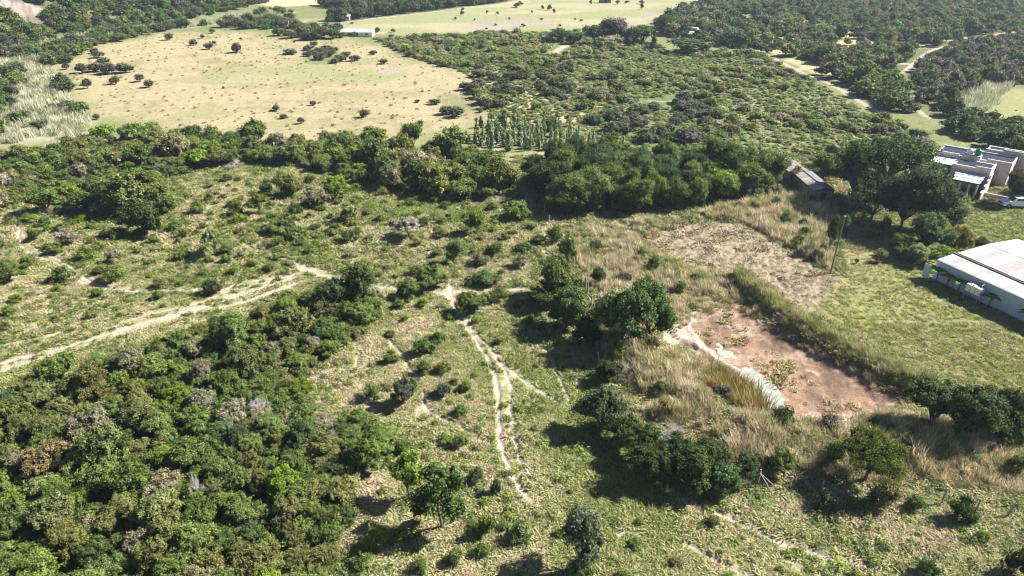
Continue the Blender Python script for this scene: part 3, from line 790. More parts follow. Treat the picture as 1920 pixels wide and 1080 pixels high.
for i, (a, b) in enumerate(((1.3, -4.4), (2.6, -4.4), (3.9, -4.4), (1.0, -2.9), (5.0, -4.4))):
    boxes('veranda_post', [(a - .13, a + .13, b - .13, b + .13, 0, 2.28)], 'plaster', house, .02)
boxes('veranda_wall', [(1.3, 3.9, -4.52, -4.3, 0, .75), (-.2, 1.2, -4.5, -4.3, 0, .6)], 'plaster', house, .02)
boxes('side_wall', [(5.75, 6.0, -.6, .8, 0, 3.1), (5.75, 6.0, -1.9, -.6, 0, 2.5), (5.75, 6.0, -3.3, -1.9, 0, 1.95), (5.75, 6.0, -5.2, -3.3, 0, 1.35)], 'plaster', house, .1)
boxes('side_coping', [(5.7, 6.05, -.6, .85, 3.103, 3.2), (5.7, 6.05, -1.9, -.62, 2.503, 2.6), (5.7, 6.05, -3.3, -1.92, 1.953, 2.05), (5.7, 6.05, -5.25, -3.32, 1.353, 1.45)], 'plaster_white', house, .03)
boxes('garden_wall', [(6.02, 10.0, -2.2, -1.95, 0, .75)], 'plaster', house, .03)
for a in (.8, 2.5, 4.2):
    f_ = boxes('window', [(a, a + .9, -.03, -.003, 1.0, 2.1)], 'white_paint', house)
    boxes('pane', [(a + .07, a + .83, -.045, -.031, 1.07, 2.03)], 'glass', f_)
def hpt(u, v):
    c, s = math.cos(rad(-42.1)), math.sin(rad(-42.1))
    return hx + u * c - v * s, hy + u * s + v * c
hz = house.location.z
def tank(u, v, z, r, h, mat, label):
    x, y = hpt(u, v); prof = [(0, 0), (r, 0), (r, .06), (r * .96, .1), (r, .16), (r * .97, h * .5), (r, h * .55), (r, h * .85), (r * .55, h), (r * .3, h + .02), (r * .28, h + .1), (0, h + .1)]
    V = []; Fq = []; S = 20
    for a in range(S):
        for (rr, zz) in prof: V.append((max(rr, .001) * math.cos(2 * math.pi * a / S), max(rr, .001) * math.sin(2 * math.pi * a / S), zz))
    m = len(prof)
    for a in range(S):
        for k in range(m - 1): Fq.append((a * m + k, ((a + 1) % S) * m + k, ((a + 1) % S) * m + k + 1, a * m + k + 1))
    e = empty('water_tank', (x, y, hz + z)); tag(e, label, 'water tank')
    link('tank_body', npmesh('tank_body', np.array(V), np.array(Fq), smooth=True), e, M[mat])
    boxes('lid', [(-.16, .16, -.16, .16, h + .105, h + .15)], mat, e, .03)
tank(1.15, 6.1, 4.36, .52, .80, 'white_paint', 'white round water tank beside the green one on the farmhouse roof')
tank(2.35, 6.05, 4.36, .50, .98, 'green_tank', 'green plastic water tank on the farmhouse roof')
# satellite dish
x, y = hpt(9.0, 11.7); e = empty('satellite_dish', (x, y, hz + 4.3)); tag(e, 'white round satellite dish on the rear parapet of the farmhouse', 'satellite dish')
V = []; Fq = []; S = 18; rings = 5
for k in range(rings + 1):
    for a in range(S):
        r = .45 * k / rings; V.append((r * math.cos(2 * math.pi * a / S), -.25 * (r / .45) ** 2 * .55, r * math.sin(2 * math.pi * a / S) + .65))
for k in range(rings):
    for a in range(S): Fq.append((k * S + a, k * S + (a + 1) % S, (k + 1) * S + (a + 1) % S, (k + 1) * S + a))
o = link('dish', npmesh('dish', np.array(V), np.array(Fq), smooth=True), e, M['white_paint']); md = o.modifiers.new('thick', 'SOLIDIFY'); md.thickness = .02
v1, f1 = tube([(0, .03, -.05), (0, .03, .65)], [.03, .03], 6); link('mast', npmesh('mast', v1, f1), e, M['metal'])
v1, f1 = tube([(0, -.05, .35), (0, -.5, .62)], [.015, .015], 5); link('feed_arm', npmesh('feed_arm', v1, f1), e, M['metal'])
e.rotation_euler = (rad(-25), 0, rad(-25))

# white shed: lean-to strip along the near side, wide roof behind it
SX, SY = 53.4, 77.0
ang = math.atan2(-.924, .383)                           # long direction of the shed
shed = empty('white_shed', (SX, SY, hts(SX + 3, SY)[0]), ang)   # local x runs along the shed, y up the roof slope
tag(shed, 'long white metal shed with patched roof and pale blue side wall', 'shed')
LEN = 24.0
for i in range(26):
    a = i * .92 + .02
    m_ = 'rust_sheet' if i in (2, 3) else ('white_sheet2' if i % 4 == 1 else 'white_sheet')
    sheet('roof_sheet', a, a + .912, -.12, 2.5, 2.72, 3.02, m_, shed, 'y', .152, .008)
    m_ = 'old_sheet' if i in (2, 5, 6, 9) else ('white_sheet2' if i % 3 == 1 else 'white_sheet')
    dxs = 0
    sheet('roof_sheet', a + .3, a + 1.212, 2.75, 8.2, 3.22, 3.45, m_, shed, 'y', .152, .008)
    sheet('roof_sheet', a + .3, a + 1.212, 8.1, 14.0, 3.48, 3.2, 'old_sheet' if i in (4, 5, 8) else 'white_sheet', shed, 'y', .152, .008)
for i in range(26):
    a = i * .92
    o = wsheet('wall_sheet', 0, 0, .912, 0, 2.66, 'blue_sheet', shed, .152, .016)
    o.rotation_euler = (0, 0, rad(-90)); o.location = (a + .02, .0, 0)
boxes('step_flashing', [(.05, LEN, 2.52, 2.74, 2.95, 3.14)], 'shed_wall', shed)
boxes('gutter', [(0, LEN, -.24, -.13, 2.60, 2.69)], 'white_sheet', shed, .02)
boxes('end_wall', [(-.02, .06, .06, 2.5, 0, 2.68), (.3, .36, 2.76, 13.9, 0, 3.1)], 'blue_sheet', shed)
boxes('back_wall', [(.36, LEN, 13.8, 13.9, 0, 3.1)], 'blue_sheet', shed)
boxes('side_screen', [(-.95, -.06, -.75, -.68, 0, 1.9)], 'blue_sheet', shed, .01)
def shp(u, v):
    c, s = math.cos(ang), math.sin(ang)
    return SX + u * c - v * s, SY + u * s + v * c
x, y = shp(6.0, -.95)
e = empty('wall_tank', (x, y, shed.location.z), ang); tag(e, 'white box tank on legs against the blue wall of the white shed', 'tank')
boxes('tank_body', [(-.9, .9, -.42, .42, 1.15, 2.05)], 'white_paint', e, .05)
for a in (-.8, .8):
    for b in (-.34, .34): boxes('leg', [(a - .05, a + .05, b - .05, b + .05, 0, 1.145)], 'metal', e)
boxes('rib', [(-.32, -.26, -.45, -.424, 1.18, 2.02)], 'metal', e); boxes('rib', [(.28, .34, -.45, -.424, 1.18, 2.02)], 'metal', e)
boxes('lid', [(-.5, .1, -.25, .25, 2.055, 2.12)], 'white_paint', e, .02)
v1, f1 = tube([(.6, .1, 2.05), (.6, .1, 2.35), (.6, .9, 2.5)], [.03, .03, .03], 6); link('pipe', npmesh('pipe', v1, f1), e, M['white_paint'])

# grey shed
gx, gy = P(1500, 352, 0); gx, gy = 49.9, 103.2
gsh = empty('grey_shed', (gx, gy, hts(gx, gy)[0]), rad(.9)); tag(gsh, 'long narrow grey shed with weathered gable roof among the trees', 'shed')
def gable(y0, y1, zr, ze, dx):
    n = round((y1 - y0) / .95); s_ = (y1 - y0) / n
    for i in range(n):
        a = y0 + i * s_
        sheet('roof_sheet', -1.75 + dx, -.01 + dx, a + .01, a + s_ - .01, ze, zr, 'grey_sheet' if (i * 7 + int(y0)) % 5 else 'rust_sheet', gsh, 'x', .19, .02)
        sheet('roof_sheet', .01 + dx, 1.75 + dx, a + .01, a + s_ - .01, zr, ze, 'grey_sheet2', gsh, 'x', .19, .02)  # left slope paler, right darker: lit and shaded tones put into the colours
gable(0, 9.3, 2.75, 2.35, 0); gable(9.6, 16.0, 2.6, 2.2, -.35)
boxes('wall', [(-1.6, -1.5, .1, 9.2, 0, 2.32), (1.5, 1.6, .1, 9.2, 0, 2.32), (-1.498, 1.498, .1, .2, 0, 2.3), (-1.95, -1.85, 9.22, 15.9, 0, 2.17), (1.15, 1.25, 9.22, 15.9, 0, 2.17), (-1.848, 1.148, 15.8, 15.9, 0, 2.1)], 'shed_wall', gsh)
boxes('door', [(-.5, .4, .06, .097, 0, 1.95)], 'dark', gsh)
boxes('ridge_cap', [(-.14, .14, 0, 9.3, 2.78, 2.83)], 'grey_sheet2', gsh, .02)

# blue hut
x, y = P(1418, 357); e = empty('blue_hut', (x, y, hts(x, y)[0]), rad(12)); tag(e, 'small blue hut with white roof beside the dark thicket', 'hut')
boxes('wall', [(-.62, .62, -.6, .6, 0, 1.75)], 'hut_blue', e, .03); boxes('roof', [(-.75, .75, -.72, .72, 1.753, 1.86)], 'white_paint', e, .03)
boxes('door', [(-.35, .35, -.63, -.603, .08, 1.6)], 'hut_blue', e, .01); boxes('vent', [(-.2, .2, -.645, -.632, 1.3, 1.45)], 'white_paint', e)

# far buildings on the flats
def farhouse(px, py, w, d, h, rz, wm, rm, label):
    x, y = P(px, py); e = empty('farm_building', (x, y, hts(x, y)[0]), rad(rz)); tag(e, label, 'building')
    boxes('wall', [(-w / 2, w / 2, -d / 2, d / 2, 0, h)], wm, e)
    V = [(-w / 2 - .3, -d / 2 - .3, h + .003), (w / 2 + .3, -d / 2 - .3, h + .003), (w / 2 + .3, d / 2 + .3, h + .003), (-w / 2 - .3, d / 2 + .3, h + .003), (-w / 2 - .3, 0, h + d * .22), (w / 2 + .3, 0, h + d * .22)]
    link('roof', npmesh('roof', np.array(V), [np.array([(0, 1, 5, 4), (2, 3, 4, 5), (3, 2, 1, 0)]), np.array([(0, 4, 3), (1, 2, 5)])]), e, M[rm])
    boxes('door', [(-.5, .5, -d / 2 - .03, -d / 2 - .003, 0, min(2, h * .85))], 'dark', e)
    for a in (-.32, .32): boxes('window', [(w * a - .5, w * a + .5, -d / 2 - .03, -d / 2 - .003, h * .4, h * .75)], 'glass', e)
farhouse(672, 67, 12, 4.5, 1.6, -3, 'white_paint', 'white_sheet', 'low white building at the corner of the far pasture')
farhouse(648, 37, 4, 3, 1.7, 0, 'white_paint', 'white_sheet', 'tiny white building by the trees left of the far pasture')
farhouse(1134, 5, 6, 4, 2.2, 4, 'shed_wall', 'grey_sheet2', 'small dark building at the top of the far pasture')
farhouse(1302, 73, 5.5, 4, 2.0, -6, 'plaster_white', 'white_sheet', 'little pale house behind bushes below the right-hand forest')
farhouse(1292, 66, 6, 4, 2.2, 10, 'plaster', 'rust_sheet', 'little pinkish house among bare trees below the right-hand forest')

# ------------------------------------------------------------------ pickup
def pickup():
    x, y = 77.2, 101.5
    e = empty('pickup_truck', (x, y, hts(x, y)[0] + .02), rad(-4)); tag(e, 'white double cab pickup parked on the lawn by the farmhouse', 'pickup truck')
    # side profile, nose at x=0, tail at x=5.2
    prof = [(.05, .45), (.0, .62), (.02, .92), (.12, 1.0), (1.25, 1.10), (1.4, 1.12), (5.12, 1.10), (5.2, 1.05), (5.2, .5), (4.9, .42)]
    arch = [(4.62, .42), (4.5, .68), (4.2, .8), (3.9, .68), (3.78, .42), (1.42, .42), (1.3, .68), (1.0, .8), (.7, .68), (.58, .42)]
    ring = prof + arch
    bm = bmesh.new()
    vs = [[bm.verts.new((a, s * (.86 if b < 1.0 else .82), b)) for a, b in ring] for s in (-1, 1)]
    n = len(ring)
    bm.faces.new(vs[0]); bm.faces.new(vs[1][::-1])
    for i in range(n): bm.faces.new((vs[0][i], vs[1][i], vs[1][(i + 1) % n], vs[0][(i + 1) % n]))
    bmesh.ops.triangulate(bm, faces=[f for f in bm.faces if len(f.verts) > 4])
    bmesh.ops.recalc_face_normals(bm, faces=bm.faces)
    me = bpy.data.meshes.new('body'); bm.to_mesh(me); b = link('body', me, e, M['car_white']); md = b.modifiers.new('bevel', 'BEVEL'); md.width = .05; md.segments = 2
    V = [(1.35, -.78, 1.103), (3.35, -.78, 1.103), (3.35, .78, 1.103), (1.35, .78, 1.103), (1.95, -.64, 1.66), (3.2, -.64, 1.68), (3.2, .64, 1.68), (1.95, .64, 1.66)]
    cab = link('cab', npmesh('cab', np.array(V), np.array([(4, 5, 6, 7), (0, 1, 5, 4), (1, 2, 6, 5), (2, 3, 7, 6), (3, 0, 4, 7)])), e, M['car_white']); md = cab.modifiers.new('bevel', 'BEVEL'); md.width = .05; md.segments = 2
    V = np.array(V)
    def win(nm, i, j, k, l, a0, a1, b0, b1):
        q = []
        for (s, t) in ((a0, b0), (a1, b0), (a1, b1), (a0, b1)):
            lo = V[i] * (1 - s) + V[j] * s; hi = V[l] * (1 - s) + V[k] * s; q.append(lo * (1 - t) + hi * t)
        q = np.array(q); nr = np.cross(q[1] - q[0], q[3] - q[0]); nr /= np.linalg.norm(nr)
        vv = np.concatenate([q + nr * .006, q + nr * .016]); ff = np.array([(4, 5, 6, 7), (0, 1, 5, 4), (1, 2, 6, 5), (2, 3, 7, 6), (3, 0, 4, 7)])
        link(nm, npmesh(nm, vv, ff), cab, M['glass'])
    win('side_window', 0, 1, 5, 4, .24, .55, .18, .88); win('side_window', 0, 1, 5, 4, .60, .93, .18, .88)
    win('side_window', 2, 3, 7, 6, .07, .40, .18, .88); win('side_window', 2, 3, 7, 6, .45, .76, .18, .88)
    win('windscreen', 3, 0, 4, 7, .08, .92, .1, .92); win('rear_window', 1, 2, 6, 5, .1, .9, .3, .9)
    boxes('load_bed', [(3.5, 5.08, -.68, .68, 1.112, 1.125)], 'dark', e)
    boxes('bumper', [(-.06, .05, -.8, .8, .42, .62)], 'metal', e, .03); boxes('grille', [(-.02, .012, -.4, .4, .68, .9)], 'dark', e)
    for s in (-1, 1): boxes('headlight', [(-.02, .1, s * .63 - .15, s * .63 + .15, .72, .9)], 'metal', e, .03)
    for s in (-1, 1): boxes('mirror', [(1.62, 1.74, s * .92 - .08, s * .92 + .08, 1.12, 1.28)], 'car_white', e, .03)
    for a in (1.0, 4.2):
        for s in (-1, 1):
            w = empty('wheel', (a, s * .74, .36)); w.parent = e
            for nm, pr, mt in (('tyre', [(.2, -.11), (.35, -.11), (.37, -.06), (.37, .06), (.35, .11), (.2, .11)], 'tyre'), ('rim', [(.01, -.09), (.2, -.1), (.21, 0), (.2, .1), (.01, .09)], 'metal')):
                S = 20; vv = []; ff = []
                for t in range(S):
                    for (r, yy) in pr: vv.append((r * math.cos(2 * math.pi * t / S), yy, r * math.sin(2 * math.pi * t / S)))
                m = len(pr)
                for t in range(S):
                    for k in range(m - 1): ff.append((t * m + k, ((t + 1) % S) * m + k, ((t + 1) % S) * m + k + 1, t * m + k + 1))
                link(nm, npmesh(nm, np.array(vv), np.array(ff), smooth=True), w, M[mt])
pickup()

# ------------------------------------------------------------------ pole and fences
x, y = P(1557, 512); zg = hts(x, y)[0]
e = empty('utility_pole', (x, y, zg)); tag(e, 'tall weathered wooden pole with stay at the ploughed plot corner', 'pole')
v1, f1 = tube([(0, 0, -.3), (.03, 0, 4), (.1, 0, 8.0)], [.10, .085, .07], 8); link('post', npmesh('post', v1, f1, smooth=True), e, M['wood_dark'])
v1, f1 = tube([(1.7, -.5, -.1), (.05, 0, 1.5)], [.06, .05], 6); link('stay', npmesh('stay', v1, f1), e, M['wood'])
boxes('cap', [(-.02, .22, -.12, .12, 7.98, 8.04)], 'metal', e)
def fence(name, pts, hs, label, mat='wood', thick=.055, leans=None, wires=(.35, .7, 1.05), braces=()):
    p0 = P(*pts[0]); e = empty(name, (p0[0], p0[1], 0)); tag(e, label, 'fence')
    base = []
    for i, (px, py) in enumerate(pts):
        x, y = P(px, py); z = hts(x, y)[0]; base.append(np.array((x - p0[0], y - p0[1], z)))
        h = hs[i % len(hs)]; le = (leans or {}).get(i, (random.uniform(-.08, .08), random.uniform(-.08, .08)))
        b = base[-1]
        v1, f1 = tube([b + (0, 0, -.2), b + (le[0] * .5, le[1] * .5, h * .5), b + (le[0], le[1], h)], [thick * 1.4, thick * 1.3, thick * 1.2], 6)
        cap = np.arange(6)[None, :] + 12
        me = npmesh('post', v1, [f1, cap]); link('post', me, e, M[mat])
    for i, (dx, dy) in braces:
        b = base[i]; v1, f1 = tube([b + (0, 0, 1.35), b + (dx, dy, .05)], [.045, .05], 5); link('brace', npmesh('brace', v1, f1), e, M[mat])
    for w in wires:
        pts3 = [b + (0, 0, w) for b in base]
        v1, f1 = tube(pts3, [.006] * len(pts3), 3); link('wire', npmesh('wire', v1, f1), e, M['wire'])
fence('wire_fence', [(1021, 402), (1029, 422), (1040, 445), (1056, 472), (1075, 500), (1098, 548), (1102, 556), (1108, 578), (1112, 604), (1119, 650), (1126, 682), (1131, 712), (1142, 745), (1165, 790), (1195, 835), (1240, 872), (1305, 893), (1365, 902)], [1.7, 1.5, 1.9], 'line of pale posts with wire running down beside the bushes left of the pond', leans={9: (-.15, .2), 10: (-.35, .1)}, thick=.07)
fence('wire_fence', [(1420, 908), (1480, 914), (1540, 922), (1592, 930), (1645, 937), (1706, 948), (1764, 946), (1830, 958), (1886, 972), (1945, 988)], [1.6, 1.25, 1.3], 'wire fence with braced corner post along the grass below the pond', leans={8: (.45, .2)}, braces=[(0, (1.4, -.3)), (0, (.9, -1.0)), (0, (-1.5, -.5))])
fence('wire_fence', [(985, 330), (992, 350), (1000, 372), (1010, 390)], [1.6, 1.4], 'short run of posts in the shade left of the dark thicket')
PT['bare_tall'] = [make_bare('bare_tall', 870, depth=4, top=2.2)]

# ------------------------------------------------------------------ water in the pond
m, nt, b = newmat('milky_water'); tcx = N(nt, 'ShaderNodeTexCoord'); no = N(nt, 'ShaderNodeTexNoise'); no.inputs['Scale'].default_value = 1.3; no.inputs['Detail'].default_value = 6
nt.links.new(tcx.outputs['Object'], no.inputs['Vector']); cr = N(nt, 'ShaderNodeValToRGB'); cr.color_ramp.elements[0].position = .35; cr.color_ramp.elements[1].position = .65
cr.color_ramp.elements[0].color = (.31, .31, .255, 1); cr.color_ramp.elements[1].color = (.43, .42, .37, 1)
nt.links.new(no.outputs['Fac'], cr.inputs[0]); nt.links.new(cr.outputs[0], b.inputs['Base Color']); b.inputs['Roughness'].default_value = .25; M['water'] = m
m2 = m.copy(); M['water_green'] = m2
m2.node_tree.nodes[cr.name].color_ramp.elements[0].color = (.34, .37, .28, 1); m2.node_tree.nodes[cr.name].color_ramp.elements[1].color = (.45, .47, .39, 1)
def water(poly_px, mat, label):
    poly = PP(poly_px); c = poly.mean(0); rng = np.random.default_rng(5)
    dense = []
    for i in range(len(poly)):
        a, b2 = poly[i], poly[(i + 1) % len(poly)]
        for k in range(5): dense.append(a + (b2 - a) * k / 5 + rng.normal(size=2) * .10)
    dense = np.array(dense)
    lvl = np.percentile(hts(dense[:, 0], dense[:, 1]), 55)
    V = np.concatenate([[[c[0], c[1], lvl]], np.column_stack([dense, np.full(len(dense), lvl)])]) 
    n = len(dense); Fq = np.array([(0, 1 + i, 1 + (i + 1) % n) for i in range(n)])
    o = link('pond_water', npmesh('pond_water', V, Fq), None, M[mat]); tag(o, label, None, kind='structure')
water([(1342, 632), (1352, 628), (1362, 642), (1388, 640), (1394, 648), (1384, 658), (1362, 658), (1348, 650)], 'water_green', 'small pale green puddle in the reddish pond bed')
water([(1396, 676), (1415, 680), (1440, 695), (1462, 715), (1476, 738), (1474, 760), (1482, 782), (1455, 790), (1425, 785), (1415, 760), (1405, 730), (1385, 700)], 'water', 'pale milky water strip beside the reeds in the pond')

